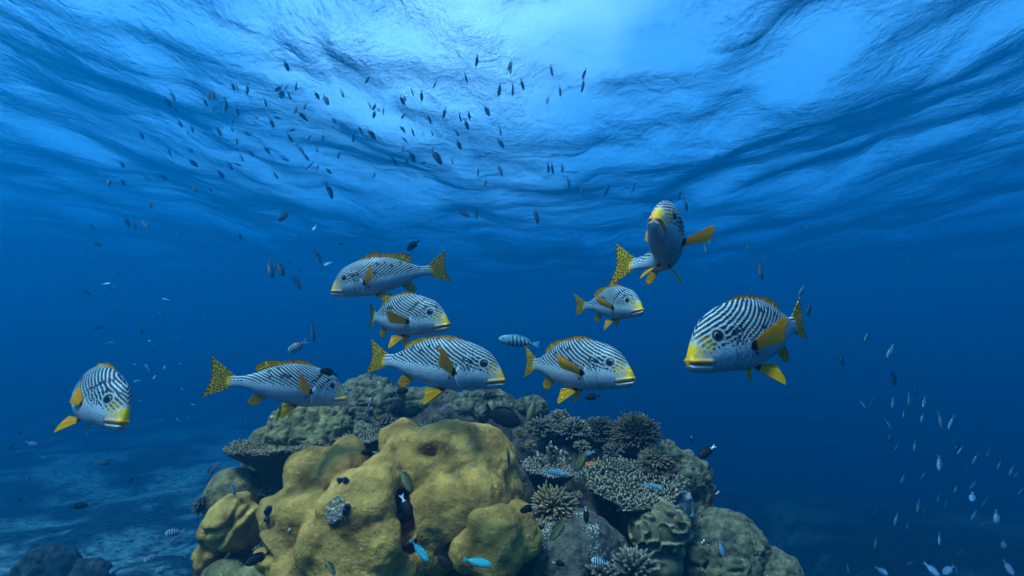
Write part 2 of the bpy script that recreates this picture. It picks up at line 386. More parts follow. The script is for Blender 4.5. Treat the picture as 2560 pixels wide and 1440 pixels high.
boulder('tan boulder coral of two smooth lobes below the largest one', M_TAN, (1225, 1370, 2.1), [
    (1235, 1335, 75, 2.0), (1290, 1300, 50, 2.08), (1170, 1375, 50, 1.97), (1240, 1385, 72, 1.98), (1300, 1350, 45, 2.05)], sub=7, k=75, disp=lambda V: .014*(vnoise(V, 9, 5)-.5)*2 + .010*(vnoise(V, 18, 6)-.5)*2 + .003*(vnoise(V, 38, 7)-.5)*2)
boulder('tan boulder coral with a torn edge on the left flank', M_TAN, (585, 1330, 2.5), [
    (580, 1300, 66, 2.35), (555, 1330, 55, 2.35), (610, 1335, 50, 2.38), (596, 1290, 40, 2.33), (520, 1400, 42, 2.35), (540, 1370, 40, 2.35)], sub=7, k=75, disp=lambda V: .020*(vnoise(V, 8, 15)-.5)*2 + .010*(vnoise(V, 19, 16)-.5)*2 + .05*np.exp(-((vnoise(V, 5, 19)-.5)/.03)**2)*-.5)
boulder('bluish brown boulder coral behind the torn tan one', M_OLIVE, (580, 1245, 2.75), [
    (585, 1230, 60, 2.7), (548, 1250, 42, 2.68), (610, 1250, 48, 2.7)], sub=6, k=60, disp=dimple(.010, 9, .004, 22, 25))
boulder('small dark mound coral at the bottom left corner of the reef', M_OLIVE, (560, 1470, 2.3), [
    (560, 1460, 62, 2.25), (640, 1480, 70, 2.2)], sub=5, k=60, disp=knob(.008, 18, .008, 8, 28))
boulder('olive knobby dome coral under the striped fish', M_OLIVE, (775, 1090, 3.0), [
    (775, 1070, 92, 2.95), (720, 1075, 55, 2.9), (830, 1075, 55, 2.9), (735, 1100, 60, 2.85), (660, 1105, 40, 2.95), (800, 1100, 60, 2.85)], sub=7, k=60, disp=knob(.020, 15, .012, 7, 31))
boulder('low grey green mound beside the olive knobby dome', M_GREYCORAL, (895, 1095, 3.0), [
    (890, 1088, 38, 2.95), (915, 1100, 30, 2.95), (925, 1110, 34, 2.95)], sub=6, k=60, disp=knob(.010, 22, .006, 9, 33))
boulder('knobby dome coral on the crest with a dark pit on top', M_GREYCORAL, (920, 1000, 3.45), [
    (918, 1000, 66, 3.4), (880, 990, 40, 3.35), (950, 985, 42, 3.35), (960, 1010, 45, 3.3), (985, 1000, 32, 3.35), (890, 1015, 45, 3.3)], sub=7, k=60, disp=knob(.020, 16, .012, 7, 35))
boulder('flat topped grey ridge coral right of the pitted dome', M_GREYCORAL, (1055, 1015, 3.45), [
    (1030, 1005, 38, 3.4), (1070, 1005, 38, 3.4), (1090, 1010, 32, 3.4), (1010, 1015, 34, 3.4)], sub=6, k=60, disp=knob(.012, 18, .008, 8, 37))
boulder('lumpy grey ridge coral made of many small heads', M_GREYCORAL, (1200, 1030, 3.45), [
    (1130, 1010, 34, 3.4), (1165, 1005, 30, 3.4), (1200, 1000, 30, 3.38), (1240, 1000, 30, 3.4), (1265, 1010, 26, 3.4), (1150, 1025, 26, 3.3), (1178, 1022, 22, 3.3), (1230, 1022, 26, 3.3), (1255, 1025, 22, 3.3), (1120, 1030, 22, 3.3), (1205, 1035, 20, 3.28), (1275, 1020, 26, 3.4)],
    sub=7, k=120, disp=knob(.012, 22, .010, 9, 39))
boulder('round lobed coral at the right end of the crest', M_GREYCORAL, (1335, 1030, 3.35), [
    (1335, 1020, 33, 3.3), (1312, 1015, 22, 3.28), (1350, 1025, 24, 3.3), (1325, 1045, 22, 3.3)], sub=6, k=120, disp=knob(.006, 20, .006, 9, 41))
boulder('grey green lumpy coral down the right shoulder of the reef', M_GREYCORAL, (1710, 1230, 3.0), [
    (1670, 1145, 42, 3.0), (1705, 1165, 42, 3.0), (1735, 1190, 44, 2.95), (1750, 1225, 38, 2.95), (1700, 1205, 42, 2.9), (1745, 1260, 40, 2.95), (1720, 1280, 40, 2.9), (1640, 1150, 34, 3.05)], sub=7, k=80, disp=knob(.018, 15, .010, 7, 43))
boulder('big blue green brain coral at the right foot of the reef', M_GREYCORAL, (1810, 1390, 2.75), [
    (1810, 1370, 95, 2.7), (1770, 1370, 66, 2.65), (1850, 1380, 70, 2.68), (1800, 1430, 100, 2.65), (1865, 1420, 56, 2.7)], sub=7, k=60, disp=knob(.016, 17, .010, 7, 45))
boulder('blue green brain coral lower at the far right foot', M_GREYCORAL, (1935, 1450, 2.7), [
    (1935, 1440, 66, 2.62), (1905, 1445, 45, 2.6), (1960, 1455, 45, 2.62)], sub=6, k=60, disp=knob(.016, 17, .010, 7, 47))
boulder('dark rounded rock speckled with white crust, front right', M_SPECK, (1455, 1390, 2.35), [
    (1450, 1375, 95, 2.25), (1390, 1370, 62, 2.2), (1510, 1385, 66, 2.28), (1400, 1430, 80, 2.15), (1520, 1430, 60, 2.25)], sub=7, k=50, disp=lambda V: .020*(billow(V, 11, 3, 51)-.35), cat='rock', name='speckled_rock')

for lab, c_, lb in [
    ('dark shrubby coral head on the left slope, left one of a close pair', (125, 1420, 6.0), [(120, 1405, 42, 5.9), (160, 1420, 36, 5.9), (90, 1430, 40, 5.9)]),
    ('dark shrubby coral head on the left slope, right one of a close pair', (222, 1440, 5.8), [(215, 1430, 36, 5.7), (245, 1440, 30, 5.7)])]:
    boulder(lab, M_ROCK, c_, lb, sub=5, k=12, disp=lambda V: .16*(billow(V, 4, 4, 61)-.4), name='coral_head')
def bush(label, px, py, d, rp, squash=.8, n=130, fr=.012, tip=(.62, .56, .42), base=(.17, .11, .055), seed=1, up=(0, -.25, 1), inner=.35, name='branching_coral', group=None, cone=-.15, tipf=.84):
    n = int(n*1.45); fr *= .82
    rng = np.random.default_rng(seed); C = np.array(P(px, py, d)); R = rp*d/FPX; U = np.array(up, float); U /= np.linalg.norm(U)
    u = np.cross(U, [0, 1, .01]); u /= np.linalg.norm(u); w_ = np.cross(U, u); it = []
    for i in range(n):
        c = 1-(i+.5)/n*(1-cone); s = math.sqrt(max(0, 1-c*c)); a = i*2.39996+rng.normal(0, .15)
        d_ = U*c*squash + (u*math.cos(a)+w_*math.sin(a))*s + rng.normal(0, .06, 3)
        L = R*rng.uniform(.82, 1.06)
        b = d_*R*inner
        it.append((b, d_ + U*.12, L*(1-inner)*np.linalg.norm(d_), fr*1.25, fr*.8))
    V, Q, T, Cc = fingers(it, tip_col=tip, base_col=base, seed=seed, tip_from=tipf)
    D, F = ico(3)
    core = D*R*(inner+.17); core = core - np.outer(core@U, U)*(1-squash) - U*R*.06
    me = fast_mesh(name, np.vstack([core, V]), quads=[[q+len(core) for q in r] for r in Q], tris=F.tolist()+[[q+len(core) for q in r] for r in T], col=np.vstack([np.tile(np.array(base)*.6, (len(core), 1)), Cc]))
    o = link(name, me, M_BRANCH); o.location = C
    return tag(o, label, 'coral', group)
def table(label, px, py, d, rx, ry, tilt=(0, 0), n=420, fl=.03, fr=.0075, tip=(.62, .6, .5), base=(.16, .12, .075), seed=1, name='table_coral', stalk=.22, rim=1.0, group=None):
    rng = np.random.default_rng(seed); C = np.array(P(px, py, d)); RX = rx*d/FPX; RY = ry
    na, nr = 64, 8; a = np.linspace(0, 2*np.pi, na, endpoint=False)
    edge = 1+.07*np.sin(3*a+seed)+.05*np.sin(7*a+2*seed)+.03*np.sin(13*a)
    def top(r): return .04*r**2
    def at(r, an):
        e = np.interp(an % (2*np.pi), np.append(a, 2*np.pi), np.append(edge, edge[0]))
        return np.array([r*e*RX*math.cos(an), r*e*RY*math.sin(an), top(r)])
    V = []; F = []
    prof = [(r, 0) for r in np.linspace(.02, 1, nr)] + [(1.0, -.012), (.8, -.035), (.45, -.08), (.22, -stalk), (.30, -stalk*1.6)]
    for r, dz in prof:
        for k_ in range(na): V.append(at(r, a[k_])+[0, 0, dz])
    for j in range(len(prof)-1):
        for k_ in range(na): F.append([j*na+k_, j*na+(k_+1) % na, (j+1)*na+(k_+1) % na, (j+1)*na+k_])
    V = np.array(V); it = []
    for i in range(n):
        r = math.sqrt((i+.5)/n); an = i*2.39996+rng.normal(0, .1); p = at(r, an)
        out = np.array([math.cos(an)*RX, math.sin(an)*RY, 0]); out /= np.linalg.norm(out)
        d_ = np.array([0, 0, 1.]) + out*(.15+.9*rim*sstep(.75, 1, r)) + rng.normal(0, .12, 3)
        it.append((p-[0, 0, .006], d_, fl*rng.uniform(.75, 1.2), fr*1.2, fr*.85))
    tx, ty = tilt
    Rm = np.array(Matrix.Rotation(tx, 3, 'X') @ Matrix.Rotation(ty, 3, 'Y'))
    FV, Q, T, Cc = fingers(it, tip_col=tip, base_col=base, seed=seed, tip_from=.90)
    pl = fast_mesh(name, V@Rm.T, quads=F, col=np.tile(np.array(base)*.55, (len(V), 1)))
    o = link(name, pl, M_BRANCH); o.location = C; tag(o, label, 'coral', group)
    f = link('branches', fast_mesh('branches', FV@Rm.T, quads=Q, tris=T, col=Cc), M_BRANCH, o); f['kind'] = 'stuff'
    return o
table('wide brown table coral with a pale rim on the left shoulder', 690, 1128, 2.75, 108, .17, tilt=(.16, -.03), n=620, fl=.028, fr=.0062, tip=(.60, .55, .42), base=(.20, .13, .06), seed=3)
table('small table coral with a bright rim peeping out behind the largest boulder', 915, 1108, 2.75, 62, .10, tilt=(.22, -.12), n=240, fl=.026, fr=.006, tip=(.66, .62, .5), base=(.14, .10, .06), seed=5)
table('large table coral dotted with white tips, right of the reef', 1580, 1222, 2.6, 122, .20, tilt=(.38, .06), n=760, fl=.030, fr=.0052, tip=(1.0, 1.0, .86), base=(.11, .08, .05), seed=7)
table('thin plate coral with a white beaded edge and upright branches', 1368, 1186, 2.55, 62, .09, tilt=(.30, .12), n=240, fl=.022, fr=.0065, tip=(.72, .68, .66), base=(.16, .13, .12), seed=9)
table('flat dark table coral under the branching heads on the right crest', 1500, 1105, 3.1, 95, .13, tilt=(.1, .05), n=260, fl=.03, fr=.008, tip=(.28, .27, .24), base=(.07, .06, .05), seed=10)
bush('spiky tan bush coral beside the tan two lobed boulder', 1383, 1272, 2.3, 64, squash=.75, n=150, fr=.0085, tip=(.72, .60, .40), base=(.20, .12, .05), seed=11, up=(0, -.5, 1))
bush('round brown bush coral with thick fingers at the end of the right crest', 1590, 1092, 2.95, 64, squash=.9, n=230, fr=.0085, tip=(.34, .28, .20), base=(.10, .075, .05), seed=13, up=(0, -.35, 1))
bush('pale tufted coral standing highest on the right crest', 1398, 1052, 3.1, 30, squash=1.0, n=80, fr=.009, tip=(.50, .46, .38), base=(.15, .12, .08), seed=15)
bush('pale tufted coral below the lobed end of the crest', 1355, 1075, 3.0, 44, squash=.7, n=130, fr=.008, tip=(.46, .43, .36), base=(.13, .10, .07), seed=17)
bush('grey tufted coral in the middle of the right crest', 1435, 1080, 3.0, 46, squash=.75, n=130, fr=.009, tip=(.42, .40, .35), base=(.11, .09, .07), seed=19)
bush('dark tufted coral left of the thick fingered bush', 1500, 1075, 3.1, 46, squash=.7, n=130, fr=.008, tip=(.24, .23, .21), base=(.06, .055, .05), seed=21)
bush('small dark tuft under the thick fingered bush', 1535, 1130, 2.9, 30, squash=.8, n=80, fr=.009, tip=(.30, .29, .27), base=(.07, .06, .055), seed=23)
bush('low spiky coral above the brown knobs', 1640, 1150, 2.75, 46, squash=.45, n=130, fr=.0065, tip=(.52, .45, .30), base=(.14, .10, .05), seed=25)
bush('brown coral of thick blunt knobs behind the white tipped table', 1640, 1180, 2.75, 54, squash=.6, n=110, fr=.018, tip=(.19, .14, .10), base=(.10, .07, .05), seed=27, cone=0)
bush('dark spiky coral sticking out at the left edge of the reef', 506, 1262, 2.6, 26, squash=.8, n=60, fr=.006, tip=(.40, .40, .38), base=(.08, .08, .08), seed=29, up=(-.8, -.2, .5))
bush('grey finger coral at the bottom edge under the ruffled coral', 1585, 1432, 2.1, 70, squash=.8, n=46, fr=.011, tip=(.62, .60, .50), base=(.11, .10, .08), seed=31, up=(0, -.15, 1), cone=.25)
bush('grey finger coral at the bottom edge right of the speckled rock', 1510, 1445, 2.05, 50, squash=.8, n=34, fr=.010, tip=(.55, .54, .47), base=(.10, .09, .07), seed=33, up=(.1, -.15, 1), cone=.3)
bush('pale thorny coral in the gap left of the largest boulder', 670, 1230, 2.7, 26, squash=.7, n=60, fr=.007, tip=(.36, .34, .28), base=(.08, .07, .055), seed=35)
for i_, (px, py, d, rp, lb) in enumerate([
    (905, 1045, 3.15, 18, 'little pale tuft on the dark ledge under the pitted dome, left of two'),
    (965, 1052, 3.15, 22, 'little pale tuft on the dark ledge under the pitted dome, right of two'),
    (1090, 1050, 3.1, 18, 'little tuft in the shade under the flat topped ridge coral'),
    (1300, 1085, 2.9, 20, 'little tuft on the dark wall behind the right top of the largest boulder'),
    (1325, 1115, 2.85, 18, 'little tuft lower on the dark wall behind the largest boulder'),
    (1455, 1120, 2.85, 24, 'ragged grey tuft hanging over the dark hollow'),
    (1560, 1165, 2.75, 20, 'small tuft between the dark hollow and the brown knobs'),
    (1440, 1240, 2.5, 18, 'small brown tuft left of the white tipped table coral'),
    (1345, 1310, 2.2, 16, 'small tuft beneath the spiky tan bush coral'),
    (655, 1150, 2.75, 18, 'small tuft under the rim of the wide brown table coral'),
    (1755, 1290, 2.75, 18, 'small dark tuft at the lower edge of the right shoulder coral'),
    (1120, 990, 3.4, 20, 'small bristly tuft on the crest between two ridge corals'),
    (1225, 985, 3.35, 18, 'small bristly tuft on top of the lumpy ridge coral')]):
    bush(lb, px, py, d, rp, squash=.8, n=54, fr=.0065, tip=(.50, .44, .34), base=(.13, .09, .06), seed=60+i_)
def staghorn(label, px, py, d, branches, seed):
    rng = np.random.default_rng(seed); C = np.array(P(px, py, d)); it = []
    for (dx, dz, L) in branches:
        dr = np.array([dx, rng.uniform(-.35, .1), dz])
        it.append((np.array([dx*.03, 0, 0]), dr, L, .0125, .009))
        for k_ in range(5):
            t = rng.uniform(.45, .95); dd = dr/np.linalg.norm(dr)
            it.append((np.array([dx*.03, 0, 0])+dd*L*t, dd+rng.normal(0, .7, 3), L*.22, .009, .006))
    V, Q, T, Cc = fingers(it, ns=8, tip_col=(.78, .76, .72), base_col=(.17, .13, .10), tip_from=.8, seed=seed)
    o = link('staghorn_coral', fast_mesh('staghorn_coral', V, quads=Q, tris=T, col=Cc), M_BRANCH); o.location = C
    return tag(o, label, 'coral')
staghorn('staghorn coral with white tipped arms above the beaded plate', 1385, 1182, 2.62, [(-.9, .45, .13), (-.55, .8, .12), (-.15, 1, .15), (.15, 1, .12), (.5, .9, .11), (-.75, .6, .09), (.75, .8, .09)], 5)
def folds(label, material, centre, lobes, amp, scale, seed, ridge, ground, width=.07, sub=7, name='leather_coral'):
    """a soft coral whose rim is thrown into winding folds"""
    def n_(V): return vnoise(V, scale, seed)*.8+vnoise(V, scale*2.1, seed+3)*.2
    def disp(V): n = n_(V); return amp*np.exp(-((n-.5)/width)**2) + amp*.45*sstep(.5, .62, n) + .3*amp*(vnoise(V, scale*.4, seed+5)-.5)
    def col(V):
        n = n_(V); k_ = np.exp(-((n-.5)/(width*.9))**2); return np.array(ground)*(1-k_)[:, None]+np.array(ridge)*k_[:, None]
    o = blob(name, material, centre, lobes, sub, 60, disp=disp, colour=col); return tag(o, label, 'coral')
folds('tan leather coral with tightly folded ruffles, middle right', M_LEATHER, (1650, 1330, 2.5), [(1625, 1330, 40, 2.4), (1665, 1310, 44, 2.4), (1660, 1350, 44, 2.4), (1690, 1330, 28, 2.42)], .028, 26, 3, (.40, .265, .12), (.13, .085, .04))
folds('smooth brown leather coral hanging under the ruffled tan one', M_LEATHER, (1645, 1400, 2.5), [(1645, 1395, 46, 2.4), (1620, 1410, 34, 2.4), (1670, 1405, 36, 2.4)], .012, 11, 9, (.30, .20, .09), (.20, .13, .06), width=.1)
folds('dark leather coral left of the ruffled tan one', M_LEATHER, (1590, 1305, 2.6), [(1585, 1300, 34, 2.5), (1610, 1300, 26, 2.48)], .012, 13, 12, (.12, .09, .05), (.07, .055, .035), width=.1, sub=6)
folds('bluish grey ruffled coral right of the tan one', M_LEATHER, (1695, 1262, 2.7), [(1690, 1255, 32, 2.6), (1705, 1280, 26, 2.6), (1680, 1285, 22, 2.6)], .020, 30, 6, (.42, .36, .32), (.15, .13, .12), sub=6)

# ------------------------------------------------------------------ the striped sweetlips
T_ = np.array([0, .02, .054, .09, .131, .223, .30, .361, .45, .535, .65, .734, .82, .90, 1.0, 1.04])
TOP = np.array([.004, .050, .104, .152, .192, .236, .255, .262, .264, .252, .215, .172, .118, .074, .052, .050])
BOT = np.array([-.030, -.058, -.072, -.082, -.090, -.108, -.122, -.132, -.135, -.127, -.110, -.088, -.062, -.047, -.050, -.050])
TOP = TOP*.95; BOT = BOT*.95
WID = np.array([.014, .027, .040, .053, .068, .092, .100, .102, .100, .092, .074, .058, .040, .025, .013, .004])
def cub(xs, ys, x):
    """smooth (monotone-ish) interpolation"""
    m = np.gradient(ys, xs); i = np.clip(np.searchsorted(xs, x)-1, 0, len(xs)-2); h = xs[i+1]-xs[i]; s = (x-xs[i])/h
    return (2*s**3-3*s**2+1)*ys[i]+(s**3-2*s**2+s)*h*m[i]+(-2*s**3+3*s**2)*ys[i+1]+(s**3-s**2)*h*m[i+1]
def stripe_field(seed):
    """lines along the back that break into dots on the flank: repeated oriented filtering of noise"""
    rng = np.random.default_rng(seed); W, H = 560, 256; px = .0021     # t from -.05, h from -.2
    t = -.05+px*np.arange(W)[None, :]; h = -.2+px*np.arange(H)[:, None]
    psi = np.radians(24 + 26*sstep(.05, .26, h)*sstep(.25, .6, t) - 10*sstep(.10, .2, h)*(1-sstep(.12, .30, t)) - 14*(1-sstep(-.02, .10, h)) - 28*sstep(.80, .98, t)*(1-sstep(.1, .2, h)))
    psi = psi*np.ones((H, W)); lam = .0243/px
    fy = np.fft.fftfreq(H)[:, None]; fx = np.fft.fftfreq(W)[None, :]; f = np.hypot(fx, fy); fa = np.arctan2(fy, fx)
    ring = np.exp(-((f-1/lam)**2)/(2*(.24/lam)**2))
    angs = np.arange(-20, 75, 11.0); K = []
    for a in angs:
        d = (fa-np.radians(a+90)+np.pi/2) % np.pi - np.pi/2
        K.append(ring*np.exp(-d**2/(2*.27**2)))
    iso = ring
    u = rng.normal(0, 1, (H, W)); pd = np.degrees(psi)
    # where h falls below this line the stripes turn into dots
    edge = .036+.035*np.exp(-((t-.17)/.12)**2)-.01*sstep(.6, 1, t)
    dots = 1-sstep(-.012, .034, h-edge)
    for it in range(9):
        U = np.fft.fft2(u); out = np.zeros((H, W)); wsum = np.zeros((H, W))
        for a, k_ in zip(angs, K):
            wg = np.exp(-((pd-a)/6.5)**2); out += wg*np.real(np.fft.ifft2(U*k_)); wsum += wg
        out /= wsum; out /= out.std()
        oi = np.real(np.fft.ifft2(U*iso)); oi /= oi.std()
        mix = out*(1-dots)+oi*dots
        u = np.tanh(1.6*(mix - .55*dots*(it > 2))) + rng.normal(0, .05, (H, W))
    v = mix - .60*dots - 1.5*(1-sstep(-.055, .0, h-edge)) - .15*np.sin(t*37+h*60)*.6
    return v
FIELDS = [stripe_field(s) for s in (3, 8)]
def field_at(F, t, h):
    W, H = 560, 256; x = np.clip((t+.05)/.0021, 0, W-1.01); y = np.clip((h+.2)/.0021, 0, H-1.01)
    i = x.astype(int); j = y.astype(int); fx = x-i; fy = y-j
    return (F[j, i]*(1-fx)+F[j, i+1]*fx)*(1-fy)+(F[j+1, i]*(1-fx)+F[j+1, i+1]*fx)*fy
def bend_fn(B, t0=.30, t1=1.05, head=0.0):
    s = np.linspace(-.15, 1.7, 900); ds = s[1]-s[0]
    phi = np.radians(B)*sstep(t0, t1, s) + np.radians(head)*(1-sstep(.05, .45, s))
    px = np.cumsum(-np.cos(phi))*ds; py = np.cumsum(np.sin(phi))*ds
    i0 = np.argmin(abs(s-.45)); px -= px[i0]; py -= py[i0]
    def f(P3, L):
        t, y, h = P3[:, 0], P3[:, 1], P3[:, 2]
        a = np.interp(t, s, phi); X = np.interp(t, s, px)+y*np.sin(a); Y = np.interp(t, s, py)+y*np.cos(a)
        return np.stack([X, Y, h-.06], -1)*L
    return f
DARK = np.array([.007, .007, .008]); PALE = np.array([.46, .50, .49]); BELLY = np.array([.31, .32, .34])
YEL = np.array([1.0, .47, .0]); ORA = np.array([1.0, .30, .0])
def gauss(t, h, t0, h0, st, sh): return np.exp(-((t-t0)/st)**2-((h-h0)/sh)**2)
EYE = (.165, .104, .0265)
def sweet_body(Fd, rng):
    nt, na = 230, 150
    s = np.linspace(0, 1, nt); t = np.where(s < .12, s*s/.24, s-.06); t = t/t[-1]*1.04
    th = np.linspace(0, 2*np.pi, na, endpoint=False)
    t2, a2 = np.meshgrid(t, th, indexing='ij')
    top, bot, w_ = cub(T_, TOP, t2), cub(T_, BOT, t2), cub(T_, WID, t2)
    mid = (top+bot)/2 - .16*(top-bot)/2*sstep(.05, .3, t2)*(1-sstep(.6, .9, t2)); hh = np.where(np.cos(a2) > 0, top-mid, mid-bot)
    ca, sa = np.cos(a2), np.sin(a2)
    pz = np.sign(ca)*np.abs(ca)**.92; py = np.sign(sa)*np.abs(sa)**(np.where(ca > 0, 1.12, .90))
    h = mid + hh*pz; y = w_*py
    # lips, mouth slit, gill cover edges, cheek
    sd = np.sign(y)
    mouthfade = 1-sstep(.095, .130, t2)
    mh = -.010-.27*t2
    lip = .011*np.exp(-((h-mh-.019)/.014)**2)+.009*np.exp(-((h-mh+.014)/.011)**2)-.006*np.exp(-((h-mh)/.005)**2)
    dsp = lip*mouthfade*sstep(-.01, .02, t2)
    op_t = .318+.035*np.cos((h-.0)*16); dsp = dsp + .0055*sstep(-.05, .0, -(t2-op_t)*0 - np.abs(t2-op_t+.02)+.02)*(t2 < op_t)*(np.abs(h-.02) < .12)
    pre_t = .235+.02*np.cos(h*20); dsp = dsp + .003*np.exp(-((t2-pre_t+.012)/.012)**2)*(h < .09)*(h > -.09)
    nrm = np.hypot(np.maximum(np.abs(sa), 1e-6), .3)
    y = y + sd*dsp; x = t2 - dsp*mouthfade*1.2*(1-sstep(.0, .05, t2))
    # colour
    # distance measured over the skin, so that the lines keep their spacing across the forehead
    dl = np.hypot(np.roll(y, -1, 1)-y, np.roll(h, -1, 1)-h); na_ = na//2
    half = np.cumsum(dl[:, :na_], 1); wide = np.argmax(np.abs(y[:, :na_]), 1); aw = half[np.arange(nt), wide]
    hw = h[np.arange(nt), wide]; arc = np.zeros_like(h); arc[:, 1:na_+1] = half; arc[:, na_+1:] = half[:, ::-1][:, 1:][:, :na-na_-1]
    He = hw[:, None]+aw[:, None]-arc
    v = field_at(Fd, t2, np.where(He > hw[:, None], He, h))
    k_ = sstep(-.22, .22, v + .74*sstep(-.02, .10, h) + .08)
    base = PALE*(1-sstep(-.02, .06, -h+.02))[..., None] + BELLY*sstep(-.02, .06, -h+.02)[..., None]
    # eye ring
    er = np.hypot(t2-EYE[0], (h-EYE[1])); ring = (1-sstep(EYE[2]*1.0, EYE[2]*1.45, er))
    k_ = np.maximum(k_*sstep(EYE[2]*1.3, EYE[2]*1.7, er), ring)
    # no stripes on the muzzle
    muz = 1-sstep(.050, .100, t2+.30*np.clip(h-.05, -.04, .2)+.3*np.clip(-.03-h, 0, .1))
    k_ = k_*(1-muz)
    c = base*(1-k_)[..., None]+DARK*k_[..., None]
    spots = sstep(.50, .62, vnoise(np.stack([t2, h, 0*h], -1).reshape(-1, 3), 62, 4).reshape(t2.shape))
    yel = (1-sstep(.035, .085, t2+.50*np.clip(h-.045, 0, .2)+.03*(spots-.5)))*sstep(mh-.004, mh+.008, h)
    yel2 = np.exp(-((t2-.095)/.035)**2-((h-.055)/.05)**2)*.75
    yy = np.clip(np.maximum(yel, yel2*(.25+.75*spots)), 0, 1)*(1-ring)
    ycol = ORA*sstep(.0, -.03, h-.02)[..., None]*.5+YEL*(1-.5*sstep(.0, -.03, h-.02))[..., None]
    c = c*(1-yy)[..., None]+ycol*yy[..., None]
    lipc = np.exp(-((h-mh-.018)/.013)**2)*mouthfade; c = c*(1-lipc)[..., None]+ORA*lipc[..., None]*1.05
    low = np.exp(-((h-mh+.016)/.014)**2)*mouthfade; c = c*(1-low)[..., None]+np.array([.62, .50, .48])*low[..., None]
    slit = np.exp(-((h-mh)/.0036)**2)*(1-sstep(.10, .125, t2)); crease = np.exp(-((h-mh-.038)/.0035)**2)*(1-sstep(.085, .115, t2)); c = c*(1-.40*crease)[..., None]; c = c*(1-.75*slit)[..., None]
    corner = np.exp(-((t2-.125)/.004)**2)*(np.abs(h-mh-.012) < .026); c = c*(1-.6*corner)[..., None]
    g1 = np.exp(-((t2-op_t)/.007)**2)*(h < .05)*(h > -.09); c = c*(1-.75*g1)[..., None]+np.array([.80, .88, .88])*.75*g1[..., None]
    g2 = np.exp(-((t2-op_t-.012)/.006)**2)*(h < .06)*(h > -.09); c = c*(1-.5*g2)[..., None]
    g3 = np.exp(-((t2-pre_t)/.005)**2)*(h < .05)*(h > -.08); c = c*(1-.3*g3)[..., None]
    pect = gauss(t2, h, .362, .002, .024, .020); pect = sstep(.35, .6, pect); c = c*(1-pect)[..., None]+np.array([.12, .012, .012])*pect[..., None]
    p2 = sstep(.4, .6, gauss(t2, h, .395, -.040, .012, .014)); c = c*(1-p2)[..., None]+np.array([.15, .02, .012])*p2[..., None]
    # tail end goes yellow
    tl = sstep(.985, 1.03, t2); c = c*(1-tl)[..., None]+YEL*.8*tl[..., None]*(1-.8*k_)[..., None]
    # spiny dorsal base: dark line along the keel
    P3 = np.stack([x, y, h], -1).reshape(-1, 3); idx = np.arange(nt*na).reshape(nt, na); i2 = np.roll(idx, -1, 1)
    q = np.stack([idx[:-1], idx[1:], i2[1:], i2[:-1]], -1).reshape(-1, 4)
    P3 = np.vstack([P3, [[-.012, 0, -.014], [1.045, 0, 0]]]); n0 = nt*na
    tris = [[n0, idx[0, j], i2[0, j]] for j in range(na)]+[[n0+1, i2[-1, j], idx[-1, j]] for j in range(na)]
    return P3, q, tris, np.vstack([c.reshape(-1, 3), [ORA, YEL]])
def fin_grid(root, tip, n=46, m=36, bulge=None):
    """a membrane between a root line and a tip line, given as 3-D polylines"""
    r = np.array(root, float); p = np.array(tip, float)
    def samp(q, k):
        d = np.concatenate([[0], np.cumsum(np.linalg.norm(np.diff(q, axis=0), axis=1))]); d /= d[-1]
        x = np.linspace(0, 1, k); return np.stack([cub(d, q[:, i], x) if len(q) > 2 else np.interp(x, d, q[:, i]) for i in range(3)], -1)
    R, Tt = samp(r, n), samp(p, n); u = np.linspace(0, 1, m)
    G = R[:, None]*(1-u)[None, :, None]+Tt[:, None]*u[None, :, None]
    if bulge is not None: G = G + np.array(bulge)*(np.sin(np.pi*u)[None, :, None])
    a = np.linspace(0, 1, n)[:, None]*np.ones((1, m)); b = np.ones((n, 1))*u[None]
    # rays: a slight corrugation, and a thickness that runs out to the rim
    nrm = np.cross(G[1:, 1:]-G[:-1, :-1], G[1:, :-1]-G[:-1, 1:]); nn = nrm.mean((0, 1)); nn /= np.linalg.norm(nn)
    G = G + nn*(.0016*np.sin(a*2*np.pi*13)*np.sin(np.pi*np.clip(b, 0, 1)*.9))[..., None]
    th = (.0030*(1-b)+.0006)[..., None]*nn
    V = np.concatenate([(G+th).reshape(-1, 3), (G-th).reshape(-1, 3)]); idx = np.arange(n*m).reshape(n, m); n0 = n*m
    q = np.stack([idx[:-1, :-1], idx[1:, :-1], idx[1:, 1:], idx[:-1, 1:]], -1).reshape(-1, 4)
    Q = np.vstack([q, q[:, ::-1]+n0]); loop = list(idx[:, 0])+list(idx[-1, 1:])+list(idx[-2::-1, -1])+list(idx[0, -2:0:-1])
    e = [[loop[i], loop[i-1], loop[i-1]+n0, loop[i]+n0] for i in range(len(loop))]
    return V, np.vstack([Q, e]), np.concatenate([a.ravel()]*2), np.concatenate([b.ravel()]*2)
def dotted(a, b, rng, na, nb, r=.30, col=YEL, dark=(.03, .022, .006), edge=.045, amount=1.0):
    c = (np.tile(col, (len(a), 1)) if np.ndim(col) == 1 else col)*(.85+.3*np.sin(a*40)[:, None]*.3)
    x, y = a*na, b*nb; j = np.floor(y); x = x+.5*(j % 2); i = np.floor(x)
    h = lambda i, j, s: (np.sin(i*127.1+j*311.7+s)*43758.5453) % 1
    dx = x-i-.5-.36*(h(i, j, 1)-.5); dy = y-j-.5-.36*(h(i, j, 5)-.5)
    d = np.hypot(dx, dy); k = (1-sstep(r*.75, r*1.15, d))*amount
    k = np.maximum(k, sstep(1-edge, 1-edge*.4, b)*.85)
    return c*(1-k)[:, None]+np.array(dark)*k[:, None]
M_BODY = col_mat('striped fish skin', .45, .22, coat=.04, noise_amt=.10, noise_scale=18)
